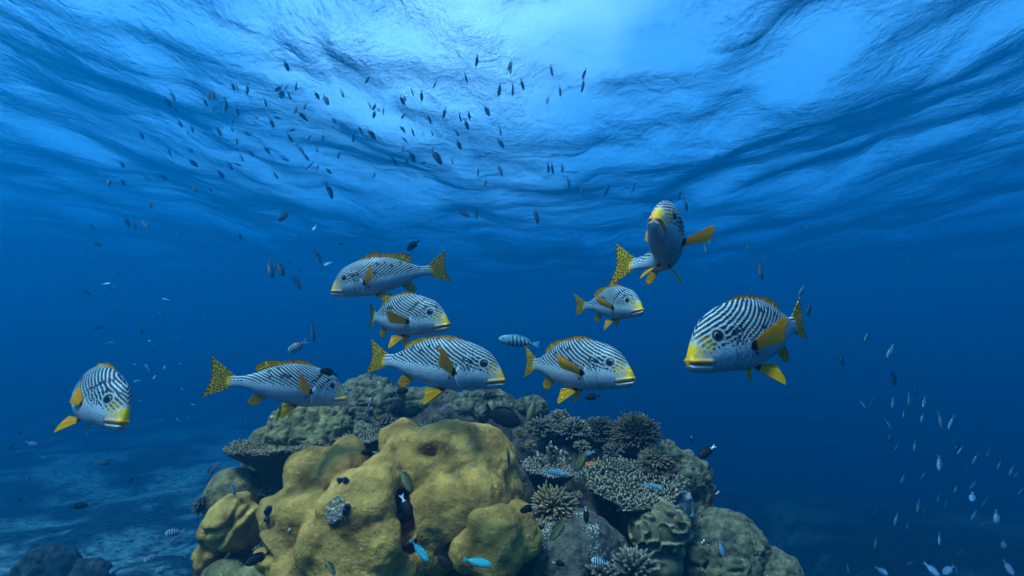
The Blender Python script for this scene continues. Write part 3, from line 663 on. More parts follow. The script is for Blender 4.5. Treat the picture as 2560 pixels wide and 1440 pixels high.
def scales(m):
    n, l = m.node_tree.nodes, m.node_tree.links; tc = n.new('ShaderNodeTexCoord'); v = n.new('ShaderNodeTexVoronoi'); v.inputs['Scale'].default_value = 150; l.new(tc.outputs['Object'], v.inputs['Vector'])
    b = n.new('ShaderNodeBump'); b.inputs['Distance'].default_value = .0007; l.new(v.outputs['Distance'], b.inputs['Height']); l.new(b.outputs[0], n['Principled BSDF'].inputs['Normal'])
scales(M_BODY)
M_FIN = col_mat('yellow fin membrane', .55, .12, transl=.45)
def see_through(m, k):
    n, l = m.node_tree.nodes, m.node_tree.links; o = n['Material Output']; src = o.inputs['Surface'].links[0].from_socket
    t = n.new('ShaderNodeBsdfTransparent'); x = n.new('ShaderNodeMixShader'); x.inputs[0].default_value = k; l.new(src, x.inputs[1]); l.new(t.outputs[0], x.inputs[2]); l.new(x.outputs[0], o.inputs['Surface'])
see_through(M_FIN, .10)
M_EYE = col_mat('fish eye', .12, .35, coat=.3)
SL = .45
def sweetlips(label, px, py, lpx, sgn, yaw, pitch, roll=0, tail_away=0, head_away=0, seed=0, pect=(50, 25), pelv=35, dorsal_up=.6, tail_spread=1.0, pelv_down=.9, pect_lift=.35, pale=1.0, far_fold=False, flat=False, plen=1.0):
    rng = np.random.default_rng(seed); d_ray = SL*FPX/lpx
    f = (P(px, py, 1.0)).normalized(); r = f.cross(Vector((0, 0, 1))).normalized(); u = r.cross(f)
    loc = P(px, py, 1.0); loc = loc*(d_ray)           # lpx measured across the picture at this distance
    cy, sy, cp, sp = math.cos(math.radians(yaw)), math.sin(math.radians(yaw)), math.cos(math.radians(pitch)), math.sin(math.radians(pitch))
    X = (r*(sgn*cy) - f*sy)*cp + u*sp
    Z = (u - X*u.dot(X)).normalized(); Z = Matrix.Rotation(math.radians(roll), 3, X) @ Z; Y = Z.cross(X)
    root = bpy.data.objects.new('sweetlips', None); COL.objects.link(root); root.empty_display_size = .05
    root.matrix_world = Matrix(((X.x, Y.x, Z.x, loc.x), (X.y, Y.y, Z.y, loc.y), (X.z, Y.z, Z.z, loc.z), (0, 0, 0, 1)))
    tag(root, label, 'fish', 'striped sweetlips over the reef')
    bf = bend_fn(sgn*tail_away, head=sgn*head_away)
    P3, q, tr, c = sweet_body(FIELDS[seed % 2], rng)
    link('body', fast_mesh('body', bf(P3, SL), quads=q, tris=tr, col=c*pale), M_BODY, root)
    def fin(name, root_l, tip_l, colf, n=46, m=36, bulge=None):
        V, Q, a, b = fin_grid(root_l, tip_l, n, m, bulge)
        return link(name, fast_mesh(name, bf(V, SL), quads=Q, col=np.clip(colf(a, b), 0, 1)), M_FIN, root)
    w_ = .135*tail_spread
    fin('tail_fin', [(.985, 0, .050), (1.03, 0, .025), (1.045, 0, 0), (1.03, 0, -.025), (.985, 0, -.050)],
        [(1.215, 0, w_+.012), (1.19, 0, w_*.62), (1.165, .004, 0), (1.18, 0, -w_*.60), (1.20, 0, -w_)], lambda a, b: dotted(a, b, rng, 9, 7, .33, YEL*np.array([.85, .95, 1])), n=70, m=56)
    # dorsal: low spiny front edged dark, soft rear lobe with dots
    ts = np.array([.30, .36, .42, .48, .54, .60, .66, .72, .77, .815]); hb = cub(T_, TOP, ts)-.006
    up = dorsal_up; H_ = np.array([.004, .030, .040, .036, .028, .026, .040, .050, .048, .028])*(.35+.9*up)
    fin('dorsal_fin', [(t, 0, h) for t, h in zip(ts, hb)], [(t+.012+H_[i]*.9, 0, h+H_[i]) for i, (t, h) in enumerate(zip(ts, hb))],
        lambda a, b: dotted(a, b, rng, 26, 2.4, np.where(a > .62, .30, .10), np.where((a > .6)[:, None], YEL, ORA*.9+YEL*.1), edge=.22)*(.87+.13*np.sign(np.sin(a*2*np.pi*11)))[:, None]*1.15, n=120, m=14)
    fin('anal_fin', [(.69, 0, -.095), (.735, 0, -.086), (.79, 0, -.068)], [(.76, 0, -.175), (.80, 0, -.182), (.845, 0, -.150)], lambda a, b: dotted(a, b, rng, 5, 5, .30, YEL*.95), n=44, m=40)
    for sd in (1, -1):
        a_ = math.radians(pelv); o_ = .19
        e = np.array([.75, sd*math.sin(a_)*.9, -pelv_down*math.cos(a_)]); e /= np.linalg.norm(e)
        b0 = np.array([.425, sd*.030, -.128]); bk = np.array([.052, -sd*.006, .004])
        tip0 = b0+e*o_; sw = np.array([.05, sd*.0, .055])
        fin('pelvic_fin', [b0, b0+bk*.5, b0+bk], [tip0, tip0+sw*.30+e*(-.006), tip0+sw*.75+e*(-.045), b0+bk+e*.085+sw*.75],
            lambda a, b: np.where((b < .17)[:, None], np.array([.20, .02, .008]), (YEL*(1-.35*(a > .72))[:, None]*(1+.25*sstep(.12, 0, a))[:, None]))*(1-.35*np.exp(-((a*6-np.round(a*6))/.12)**2)*(a < .6)*(b > .15))[:, None], n=40, m=30)
        s_, l_ = math.radians(pect[0] if (sd == -sgn*1 or not far_fold) else 8), math.radians(pect_lift*90)
        wf = float(cub(T_, WID, np.array([.36]))[0])
        e = np.array([math.cos(s_), sd*math.sin(s_), 0]); e = np.array([e[0]*math.cos(l_), e[1]*math.cos(l_), math.sin(l_)]); e /= np.linalg.norm(e)
        e = e*plen; b0 = np.array([.355, sd*(wf-.004), .020]); bk = np.array([.016, sd*.002, -.042])
        dn = np.array([.02, sd*.05, -.016]) if flat else np.array([.02, sd*.02, -.055])
        fin('pectoral_fin', [b0, b0+bk*.5, b0+bk], [b0+e*.205, b0+e*.215+dn*.28, b0+e*.185+dn*.75, b0+bk+e*.135+dn*.85, b0+bk+e*.085+dn*.45],
            lambda a, b: np.where((b < .16)[:, None], np.array([.12, .008, .006]), (ORA*(1-a)[:, None]+YEL*a[:, None])*1.15)*(1-.25*np.exp(-((a*8-np.round(a*8))/.15)**2))[:, None], n=40, m=30)
        D, F = ico(4); wy = float(cub(T_, WID, np.array([EYE[0]]))[0])
        ax = np.array([-.18, sd*1.0, .05]); ax /= np.linalg.norm(ax); dn_ = D@ax
        rad = np.arccos(np.clip(dn_, -1, 1))
        c = np.where((rad < .62)[:, None], np.array([.004, .004, .006]), np.where((rad < .86)[:, None], np.array([.30, .24, .13]), np.array([.015, .016, .02])))
        ctr = np.array([EYE[0], sd*(wy*.80-.010), EYE[1]])
        link('eye', fast_mesh('eye', bf(ctr+D*EYE[2]*np.array([.92, .90, .92]), SL), tris=F, col=c), M_EYE, root)
    return root
sweetlips('largest central striped fish facing right, pectoral fin raised, just above the pitted dome', 1118, 908, 332, 1, 12, -9, tail_away=28, seed=0, pect=(38, 0), pect_lift=.55, pelv=22, dorsal_up=.3)
sweetlips('striped fish pointing down right with its yellow tail fully spread, over the olive dome', 748, 962, 272, 1, -20, -11, tail_away=24, head_away=14, seed=1, pect=(25, 0), pect_lift=.42, pelv=20, dorsal_up=.8, tail_spread=1.3)
sweetlips('topmost of the left facing striped fish, its spotted tail to the right', 936, 690, 248, -1, -18, -15, tail_away=22, head_away=8, seed=2, pect=(30, 0), pect_lift=.5, pelv=20, dorsal_up=1.0, tail_spread=1.25)
sweetlips('striped fish with pouting pale lips just above the largest central one', 1018, 787, 272, 1, 34, -3, tail_away=36, seed=3, pect=(55, 0), pect_lift=.25, pelv=28, dorsal_up=.35, far_fold=True)
sweetlips('striped fish with a stiff thin pectoral fin, right of the largest central one', 1450, 910, 328, 1, 30, -6, tail_away=28, seed=4, flat=True, pect=(50, 0), pect_lift=.32, pelv=30, dorsal_up=.35, far_fold=True)
sweetlips('smallest and bluest striped fish, hovering below the one seen head on', 1540, 757, 218, 1, 52, -3, tail_away=-8, seed=5, flat=True, pect=(55, 0), pect_lift=.4, pelv=25, dorsal_up=.7, far_fold=True)
sweetlips('striped fish seen head on from below, tail curled left, one fin stretched right', 1672, 598, 372, -1, 80, 24, roll=-8, tail_away=68, seed=6, flat=True, pect=(80, 0), pect_lift=.42, pelv=50, dorsal_up=.5, tail_spread=1.35, far_fold=True)
sweetlips('lone striped fish at the far left with a yellow pelvic fin hanging down', 243, 984, 362, 1, 66, -18, roll=-10, tail_away=34, seed=7, plen=.62, pect=(4, 0), pect_lift=.34, pelv=26, dorsal_up=.35, far_fold=True)
sweetlips('biggest striped fish, at the right, facing left with orange lips and raised orange fin', 1864, 832, 456, -1, 50, -11, tail_away=18, seed=8, pect=(48, 0), pect_lift=.38, pelv=32, dorsal_up=.25, far_fold=True)

# ------------------------------------------------------------------ the small reef fish, one mesh of each kind, then copies
M_SMALL = col_mat('small fish skin', .55, .10)
M_SFIN = col_mat('small fish fins', .6, .08, transl=.25)
def small_parts(D, W, colf, tail=(.22, .17, .55), dors=.09, anal=.08, bend=8, nose=.55, tailcol=None, fincol=None, nt=34, na=20, filament=0.0):
    """body, tail_fin, dorsal_fin, anal_fin and two eyes of a fish one unit long without its tail; head at +x"""
    t = np.linspace(0, 1, nt); a = np.linspace(0, 2*np.pi, na, endpoint=False)
    prof = (np.clip(t, 1e-4, 1)**nose)*(1-t)**.95; prof = prof/prof.max(); prof = np.maximum(prof, .20*sstep(.55, 1, t)); prof[0] = .05
    t2, a2 = np.meshgrid(t, a, indexing='ij'); pr = prof[:, None]
    h = D/2*pr*np.cos(a2); y = W/2*pr**.9*np.sin(a2)*(1-.55*sstep(.5, 1, t2))
    s = np.linspace(-.1, 1.6, 300); phi = np.radians(bend)*sstep(.2, 1.1, s); ds = s[1]-s[0]
    px = np.cumsum(-np.cos(phi))*ds; py = np.cumsum(np.sin(phi))*ds; i0 = np.argmin(abs(s-.5)); px -= px[i0]; py -= py[i0]
    def bf(p):
        p = np.asarray(p, float); an = np.interp(p[:, 0], s, phi)
        return np.stack([np.interp(p[:, 0], s, px)+p[:, 1]*np.sin(an), np.interp(p[:, 0], s, py)+p[:, 1]*np.cos(an), p[:, 2]], -1)
    idx = np.arange(nt*na).reshape(nt, na); i2 = np.roll(idx, -1, 1)
    Q = np.stack([idx[:-1], idx[1:], i2[1:], i2[:-1]], -1).reshape(-1, 4)
    V = np.vstack([np.stack([t2, y, h], -1).reshape(-1, 3), [[-.012, 0, 0], [1.01, 0, 0]]])
    tr = [[nt*na, idx[0, j], i2[0, j]] for j in range(na)]+[[nt*na+1, i2[-1, j], idx[-1, j]] for j in range(na)]
    C = np.vstack([colf(t2.ravel(), np.cos(a2).ravel()), colf(np.array([0, 1.]), np.array([0, 0.]))])
    out = {'body': (bf(V), Q.tolist(), tr, C)}
    def sheet(P0, P1, col, n=10, m=6, bulge=None):
        V_, Q_, aa, bb = fin_grid(P0, P1, n, m, bulge); return (bf(V_), Q_.tolist(), [], np.tile(col, (len(V_), 1)) if not callable(col) else col(aa, bb))
    tl, th, fk = tail; pd = D/2*.20
    tc = tailcol if tailcol is not None else colf(np.array([1.]), np.array([0.]))[0]*.9
    fc = fincol if fincol is not None else colf(np.array([.5]), np.array([.95]))[0]*.9
    out['tail_fin'] = sheet([(.985, 0, pd), (1.0, 0, 0), (.985, 0, -pd)], [(1+tl+filament, 0, th), (1+tl*.82, 0, th*.55), (1+tl*(1-fk), 0, 0), (1+tl*.82, 0, -th*.55), (1+tl+filament, 0, -th)], tc, 16, 6)
    def pt(tt, sg, extra=0): return (tt, 0, sg*(D/2*np.interp(tt, t, prof)-.004+extra))
    ts = [.26, .40, .55, .70, .84]
    out['dorsal_fin'] = sheet([pt(x, 1, -.006) for x in ts], [pt(.30, 1, .02), pt(.44, 1, dors*.85), pt(.60, 1, dors), pt(.80, 1, dors*1.15), pt(.93, 1, dors*.6)], fc, 14, 5)
    ts = [.56, .70, .84]
    out['anal_fin'] = sheet([pt(x, -1, -.006) for x in ts], [pt(.64, -1, anal), pt(.80, -1, anal*1.2), pt(.93, -1, anal*.6)], fc, 10, 5)
    ts = [.36, .42]
    out['pelvic_fin'] = sheet([pt(x, -1, -.01) for x in ts], [pt(.50, -1, anal*.9), pt(.53, -1, anal*.5)], fc, 5, 5)
    Dm, F = ico(2); te = .13; wy = W/2*np.interp(te, t, prof)**.9
    for sd in (1, -1):
        r = .028*(D/.4)**.4; ctr = np.array([te, sd*(wy*.86-.3*r), D*.09]); dn = Dm@np.array([0, sd, 0])
        out.setdefault('eye', []).append((bf(ctr+Dm*r), [], F.tolist(), np.where((dn > .80)[:, None], np.array([.004]*3), np.where((dn > .55)[:, None], np.array([.45, .43, .38]), np.array([.02]*3)))))
    return out
def joined(name, parts):
    V, Q, T, C, off = [], [], [], [], 0
    for k_, p in parts.items():
        if k_ == 'eye': continue
        v, q, t, c = p
        V.append(v); C.append(c); Q += [[i+off for i in f] for f in q]; T += [[i+off for i in f] for f in t]; off += len(v)
    return fast_mesh(name, np.vstack(V), quads=Q, tris=T, col=np.vstack(C))
def lerp(a, b, k): return np.array(a)*(1-k)[:, None]+np.array(b)*k[:, None]
def counter(back, belly): return lambda t, c: lerp(belly, back, sstep(-.45, .55, c))
def bars(pale, dark, n, w=.5, ph=.0, t0=.2, t1=.98, slant=.03):
    def f(t, c):
        x = (t+slant*c-t0)/(t1-t0)*n; k = sstep(w-.12, w+.12, .5+.5*np.cos(2*np.pi*(x+ph)))*(t > t0-.02)*(t < t1)
        return lerp(np.array(pale)*.9, dark, k)*(1-.18*sstep(.2, 1, c))[:, None]
    return f
def two_tone(front, rear, at): return lambda t, c: lerp(front, rear, sstep(at-.02, at+.02, t))
def lined(pale, dark): return lambda t, c: lerp(pale, dark, np.maximum(sstep(.55, .75, c), (1-sstep(.12, .26, np.abs(c-.1)))))
KINDS = {
 # name: (object name, category, real length m, parts)
 'chr': ('chromis', 'fish', .100, dict(D=.37, W=.15, colf=counter((.05, .075, .105), (.15, .20, .25)), tail=(.30, .20, .72), filament=.06)),
 'pal': ('pale_chromis', 'fish', .085, dict(D=.42, W=.17, colf=counter((.25, .35, .42), (.60, .66, .68)), tail=(.28, .17, .65))),
 'blu': ('blue_chromis', 'fish', .095, dict(D=.42, W=.17, colf=counter((.02, .09, .42), (.10, .22, .50)), tail=(.28, .17, .6))),
 'slm': ('slender_fish', 'fish', .120, dict(D=.27, W=.14, colf=counter((.035, .055, .075), (.13, .18, .22)), tail=(.24, .12, .62), dors=.05, anal=.045)),
 'drk': ('dusky_damselfish', 'damselfish', .095, dict(D=.42, W=.19, colf=counter((.006, .005, .005), (.016, .012, .010)), tail=(.22, .15, .35))),
 'oli': ('olive_damselfish', 'damselfish', .125, dict(D=.35, W=.17, colf=counter((.07, .060, .022), (.19, .155, .06)), tail=(.30, .17, .78), filament=.14)),
 'bic': ('two_tone_damselfish', 'damselfish', .090, dict(D=.41, W=.2, colf=two_tone((.008, .005, .004), (.50, .49, .48), .84), tail=(.20, .12, .35), tailcol=np.array([.50, .52, .55]), fincol=np.array([.012, .010, .010]))),
 'srg': ('sergeant_damselfish', 'damselfish', .110, dict(D=.52, W=.19, colf=bars((.40, .44, .46), (.008, .009, .012), 5, .56), tail=(.28, .19, .65), fincol=np.array([.10, .12, .14]), nt=70)),
 'six': ('barred_wrasse', 'wrasse', .150, dict(D=.30, W=.16, colf=bars((.20, .34, .38), (.015, .025, .04), 6, .66, t0=.30), tail=(.20, .11, .12), dors=.05, anal=.045, tailcol=np.array([.10, .42, .52]), fincol=np.array([.14, .36, .44]), nt=80)),
 'trq': ('turquoise_parrotfish', 'parrotfish', .170, dict(D=.30, W=.18, colf=counter((.02, .26, .28), (.05, .33, .34)), tail=(.20, .10, .15), dors=.03, anal=.03, fincol=np.array([.02, .30, .36]))),
 'ant': ('orange_anthias', 'anthias', .070, dict(D=.38, W=.17, colf=counter((.75, .10, .02), (.85, .30, .12)), tail=(.30, .17, .75), fincol=np.array([.7, .12, .03]))),
 'tiny': ('cleaner_wrasse', 'wrasse', .042, dict(D=.24, W=.14, colf=lined((.40, .46, .52), (.010, .012, .02)), tail=(.16, .09, .1), dors=.02, anal=.02, tailcol=np.array([.05, .06, .09]))),
 'sur': ('dark_surgeonfish', 'surgeonfish', .260, dict(D=.50, W=.16, colf=counter((.006, .005, .005), (.010, .008, .007)), tail=(.22, .22, .45), dors=.06, anal=.06, nose=.7)),
 'wht': ('white_damselfish', 'damselfish', .100, dict(D=.48, W=.22, colf=counter((.15, .20, .27), (.22, .27, .34)), tail=(.24, .15, .5))),
}
BUILT = {}
def proto(kind, full, var):
    key = (kind, full, var)
    if key not in BUILT:
        spec = dict(KINDS[kind][3]); spec['bend'] = (10, -14, 3)[var]
        pr = small_parts(**spec)
        if not full: BUILT[key] = joined(KINDS[kind][0], pr)
        else:
            d = []
            for k_, p in pr.items():
                if k_ == 'eye':
                    for e in p: d.append(('eye', fast_mesh('eye', e[0], tris=e[2], col=e[3]), M_EYE))
                else: d.append((k_, fast_mesh(k_, p[0], quads=p[1], tris=p[2], col=p[3]), M_SMALL if k_ == 'body' else M_SFIN))
            BUILT[key] = d
    return BUILT[key]
RNG = random.Random(4)
PLACED = {}
def small(kind, px, py, lpx, ang, label, group=None, spin=None, yaw=None, full=None, size=1.0, dist=None):
    name, cat, real, _ = KINDS[kind]; real = real*size
    full = lpx >= 34 if full is None else full
    f = P(px, py, 1.0).normalized(); r = f.cross(Vector((0, 0, 1))).normalized(); u = r.cross(f)
    yaw = RNG.uniform(-28, 28) if yaw is None else yaw
    spin = RNG.choice((0, 0, 12, -15, 35, -40, 70, -65)) if spin is None else spin
    d = real*1.22*FPX/lpx*math.cos(math.radians(yaw))
    if dist is not None: real *= dist/d; d = dist
    a = math.radians(ang); flat = r*math.cos(a)+u*math.sin(a)
    X = (flat*math.cos(math.radians(yaw)) - f*math.sin(math.radians(yaw))).normalized()
    ref = u if abs(math.cos(a)) > .5 else (r if math.cos(a) < 0 or (abs(math.cos(a)) < .2 and RNG.random() < .5) else r)
    if abs(math.cos(a)) <= .5: ref = r*(1 if math.sin(a) < 0 else -1)
    Z = (ref - X*ref.dot(X)).normalized(); Z = Matrix.Rotation(math.radians(spin), 3, X) @ Z; Y = Z.cross(X)
    loc = P(px, py, d)
    M4 = Matrix(((X.x, Y.x, Z.x, loc.x), (X.y, Y.y, Z.y, loc.y), (X.z, Y.z, Z.z, loc.z), (0, 0, 0, 1))) @ Matrix.Scale(real, 4)
    var = RNG.randrange(3); key = (kind, full, var)
    if full:
        if key in PLACED:
            root = PLACED[key].copy(); COL.objects.link(root)
            for ch in PLACED[key].children: c = ch.copy(); COL.objects.link(c); c.parent = root
        else:
            root = bpy.data.objects.new(name, None); COL.objects.link(root); PLACED[key] = root
            for nm, me, m in proto(kind, True, var): link(nm, me, m, root)
    else:
        if key in PLACED: root = PLACED[key].copy(); COL.objects.link(root)
        else: root = link(name, proto(kind, False, var), M_SMALL); PLACED[key] = root
    root.matrix_world = M4
    for k_ in ('group',):
        if k_ in root: del root[k_]
    return tag(root, label, cat, group)
def shoal(kind, text, label, group, **kw):
    for row in text.split(';'):
        v = [float(x) for x in row.split(',')]; small(kind, v[0], v[1], v[2]*.84, v[3], label, group, full=False, **kw)
# the shoal under the surface
G1 = 'dark chromis shoal under the surface'
shoal('chr', '717,167,32,-63;583,217,27,-65;593,218,25,-65;695,223,27,-135;715,219,22,-120;701,238,26,-70;707,234,26,-60;723,238,32,-60;793,240,28,-55;815,251,36,-60;432,240,33,-62;421,258,34,-60;438,274,22,-45;522,239,32,-70;533,238,31,-75;514,257,26,-60;534,273,24,-115;594,280,27,-70;664,258,28,-72;640,292,22,-35;680,309,30,-65;692,294,20,170;758,292,38,-35;451,310,26,-62;481,324,24,-70;548,331,30,-62;617,333,24,-45;628,333,14,-100;731,325,20,-150;725,345,34,-58;752,375,34,-50;765,392,34,-45;681,394,22,-60;669,377,26,-50;424,382,28,-58;775,413,44,-130;794,418,16,-110;822,428,24,-40;689,438,30,-50;924,263,28,-62;935,268,24,-115;935,287,24,-100;1006,252,30,-62;901,326,28,-65;930,337,38,-50;908,337,18,-60;1007,324,26,-50;1032,331,28,-65;1253,360,34,-52;984,400,36,-55;1015,401,26,-65;1032,395,34,-65;1148,364,32,-62;1143,333,24,-60;1167,314,32,-68;1150,293,36,-72;1218,279,34,-62;1380,387,34,-135;1059,407,18,20;935,439,24,-110;1165,195,38,-72;836,303,20,-50;791,373,22,-60;1066,550,14,-100',
      'small dark fork tailed fish hanging nose down in the shoal under the bright surface', G1)
shoal('slm', '618,225,34,-90;740,217,27,-95;563,265,44,-90;583,302,30,-103;638,307,18,-65;739,275,26,-105;762,268,24,-105;470,330,26,-85;773,345,22,-130;807,345,26,-100;856,328,24,-105;883,343,26,-95;592,355,22,-85;846,388,28,-98;1192,153,36,-97;1274,164,34,-108;1277,174,34,-100;918,200,30,-118;1030,230,30,-62;1054,241,34,-87;1088,209,38,-118;1155,219,24,-95;1248,226,42,-98;1282,224,46,-90;1306,213,34,-72;1379,178,36,-75;1400,229,34,-82;1369,253,26,-105;958,279,24,-87;1008,291,26,-130;1074,299,34,-70;1110,285,34,-103;1173,290,27,-78;1250,324,40,-78;1057,336,22,-108;1080,333,26,-65;883,348,26,-95;1007,372,26,-98;1184,375,16,-80;1195,433,24,-97;1251,428,38,-70;1371,421,34,-88;1381,423,36,-78;1406,421,30,-90;989,324,16,-90;1213,458,30,-103;1421,457,36,-78;1455,476,36,-80;1460,185,34,-112;1457,215,42,-105;1516,479,38,-118;1583,471,36,-112;1699,488,34,-100;1715,515,40,-83;1191,536,34,-85',
      'small slender dark fish standing on its nose in front of the bright water surface', 'slender fish under the surface')
shoal('blu', '355,340,26,-60;711,396,34,-20;629,384,24,-45;604,394,28,-60;575,416,30,-50;485,409,30,-35;477,377,18,-30;306,411,26,-62;368,444,22,-45;409,443,26,-25;553,437,28,-50;594,411,24,-10;525,471,26,-55;451,487,10,0', 'small plain blue fish at the dark left edge of the bright window in the surface', 'blue chromis at the left of the shoal')
shoal('pal', '856,234,28,-60;581,325,18,-60;947,276,18,-40;1012,246,20,-65;1012,350,20,-40;1130,401,28,-75;815,390,12,0', 'small pale silvery fish within the dark shoal under the surface', 'pale fish within the shoal')
shoal('chr', '272,456,28,-90;308,457,22,-70;486,474,26,-55;536,492,20,-105;607,503,22,-70;654,518,20,-85;375,512,26,-58;662,548,28,-25;269,559,24,-50;230,566,22,-55;319,557,32,-65;335,562,32,-65;364,563,30,-50;244,610,28,-38;318,639,28,-52;444,587,14,-65;601,592,22,-68;750,598,20,-55;722,656,20,175;294,687,18,-120;217,731,28,-35;422,695,14,-30;250,817,20,0', 'small dark fork tailed fish in the blue mid water left of the upper striped fish', 'chromis in mid water on the left')
shoal('pal', '421,646,16,-110;785,571,20,-125;850,610,26,-170;818,660,24,-150;711,707,18,-130;747,674,20,170;267,709,22,20;280,721,22,30;414,748,20,170;286,778,20,45;404,784,20,170;507,796,12,0;2010,568,26,-30', 'small pale fish in open blue mid water well below the surface', 'pale fish in mid water')
shoal('slm', '1772,601,36,-72;1764,623,34,-75;1753,607,22,-85;1869,618,34,-92;1882,725,24,-60;2003,728,44,-115;2021,776,44,-103', 'thin faint fish hanging in the blue beside and above the biggest striped fish', 'thin fish around the biggest striped fish')
G2 = 'pale slender shoal in the dark water on the right'
shoal('slm', '2166,842,40,-112;2224,880,46,-112;2104,900,40,-80;2234,947,48,-88;2287,978,38,-93;2273,1000,46,-98;2279,1007,28,-98;2232,1009,34,-97;2310,1007,34,-100;2259,1036,28,-98;2305,1047,30,-108;2157,1011,38,-65;2179,1007,36,-115;2222,1062,36,-65;2224,1093,32,-102;2351,1053,50,-88;2377,1058,44,-110;2287,1118,38,-97;2240,1122,36,-115;2348,1160,48,-95;2393,1118,36,-110;2400,1127,36,-118;2438,1149,40,-115;2471,1133,42,-102;2416,1176,28,-103;2498,1164,36,-112;2529,1178,40,-112;2538,1191,34,-115;2308,1191,30,-115;2257,1198,34,-108;2431,1213,36,-125;2389,1224,24,-112;2346,1247,28,-100;2365,1260,36,-110;2296,1269,44,-98;2311,1280,24,-105;2460,1258,40,-115;2551,1231,36,-120;2189,1280,36,-130;2240,1300,40,-105;2270,1316,32,-103;2434,1291,36,-113;2456,1311,36,-145;2189,1360,36,-100;2349,1349,40,-98;2398,1382,24,-130;2273,1409,24,-140;2392,1427,28,-90;2440,1422,24,-140;2120,1422,30,-80',
      'slender bluish fish standing nearly upright in the loose shoal in dark water, far right', G2)
shoal('wht', '2430,1244,30,-100;2491,1296,42,-97;2509,1362,30,-95;2207,1429,34,-30;2333,1427,46,-45;2369,1427,42,-135;2522,1422,46,-60', 'plump whitish blue fish near the bottom right corner below the upright shoal', 'whitish fish at the bottom right')
shoal('chr', '244,821,26,10;278,857,26,5;354,830,22,-85;386,880,14,-90;270,908,18,20;336,911,20,-20;282,947,16,90;158,973,20,0;316,980,20,40;320,1002,24,5;349,1002,18,170;108,1143,22,-40;124,1129,14,-75;240,1144,14,-45;324,1144,18,-65;268,1111,12,-85;219,1179,14,-90;382,1043,18,180;404,1049,16,0;356,1131,18,170;430,1136,18,150;356,1161,16,170;373,1169,12,140;411,1191,18,170;384,1201,18,160;396,1207,14,165;362,1225,16,160;422,1239,16,170;387,1259,12,150;409,1258,14,170;387,1288,12,150;69,1193,20,-100;133,1198,20,45;118,1224,18,-160;138,1180,16,-75;64,1260,16,170;78,1259,18,-70;129,1247,20,-65;135,1269,22,-75;93,1269,10,-80;111,1267,10,-80;67,1318,18,140;224,1364,14,-80;53,1404,20,20',
      'tiny dull fork tailed fish drifting over the faded rubble bottom left of the reef', 'dull chromis over the left seabed')
shoal('pal', '376,856,22,130;449,849,18,165;367,918,22,120;453,911,18,150;411,918,12,90;387,942,14,60;342,953,22,-165;456,976,18,120;482,1012,12,0;444,1049,16,130;473,1046,16,180', 'tiny pale headed fish between the lone striped fish and the reef', 'pale fish right of the lone striped fish')
shoal('drk', '167,1051,20,-65;47,1082,18,-45;30,1116,24,70;329,1200,24,60;47,1249,26,-60;20,1305,14,40;71,1343,14,30;189,1373,20,-55;256,1400,18,-20', 'small blackish rounded fish over the rubble slope at the lower left', 'blackish fish over the left seabed')
shoal('tiny', '1057,1074,20,180;1108,1091,14,165;1038,1098,15,150;1070,1118,14,10;1118,1120,14,-75;1171,1113,18,215;1154,1137,11,240;1094,1146,10,170;1084,1162,15,170;1177,1162,17,180;1144,1185,22,-45', 'tiny black and white lined fish hovering over the top of the largest tan boulder coral', 'cleaner wrasses over the largest coral', spin=0, dist=1.95)
# the larger ones, one by one; the ones close to the reef keep in front of what they swim past
NEAR = {(1262, 1043): 2.75, (1328, 1027): 2.7, (920, 1131): 1.98, (1015, 1203): 1.72, (1017, 1272): 1.68, (1052, 1380): 1.68, (1198, 1406): 1.66, (1112, 1402): 1.72, (826, 1420): 1.66, (1272, 1150): 1.95,
        (1318, 1273): 1.8, (1393, 1327): 1.85, (1390, 1182): 2.3, (1452, 1153): 2.3, (1470, 1134): 2.45, (1477, 1160): 2.4, (1638, 1217): 2.2, (1465, 1290): 2.0, (1508, 1178): 2.35, (1550, 1277): 2.25, (1398, 1409): 1.9,
        (1497, 1404): 1.9, (1766, 1131): 2.4, (1728, 1099): 2.6, (1783, 1243): 2.5, (1805, 1372): 2.2, (1764, 1412): 2.2, (583, 1224): 2.2, (533, 1172): 2.3, (640, 1398): 1.95, (862, 982): 2.6, (930, 932): 2.9, (928, 1003): 2.8, (1005, 978): 2.8, (1478, 993): 2.6, (818, 930): 2.0}
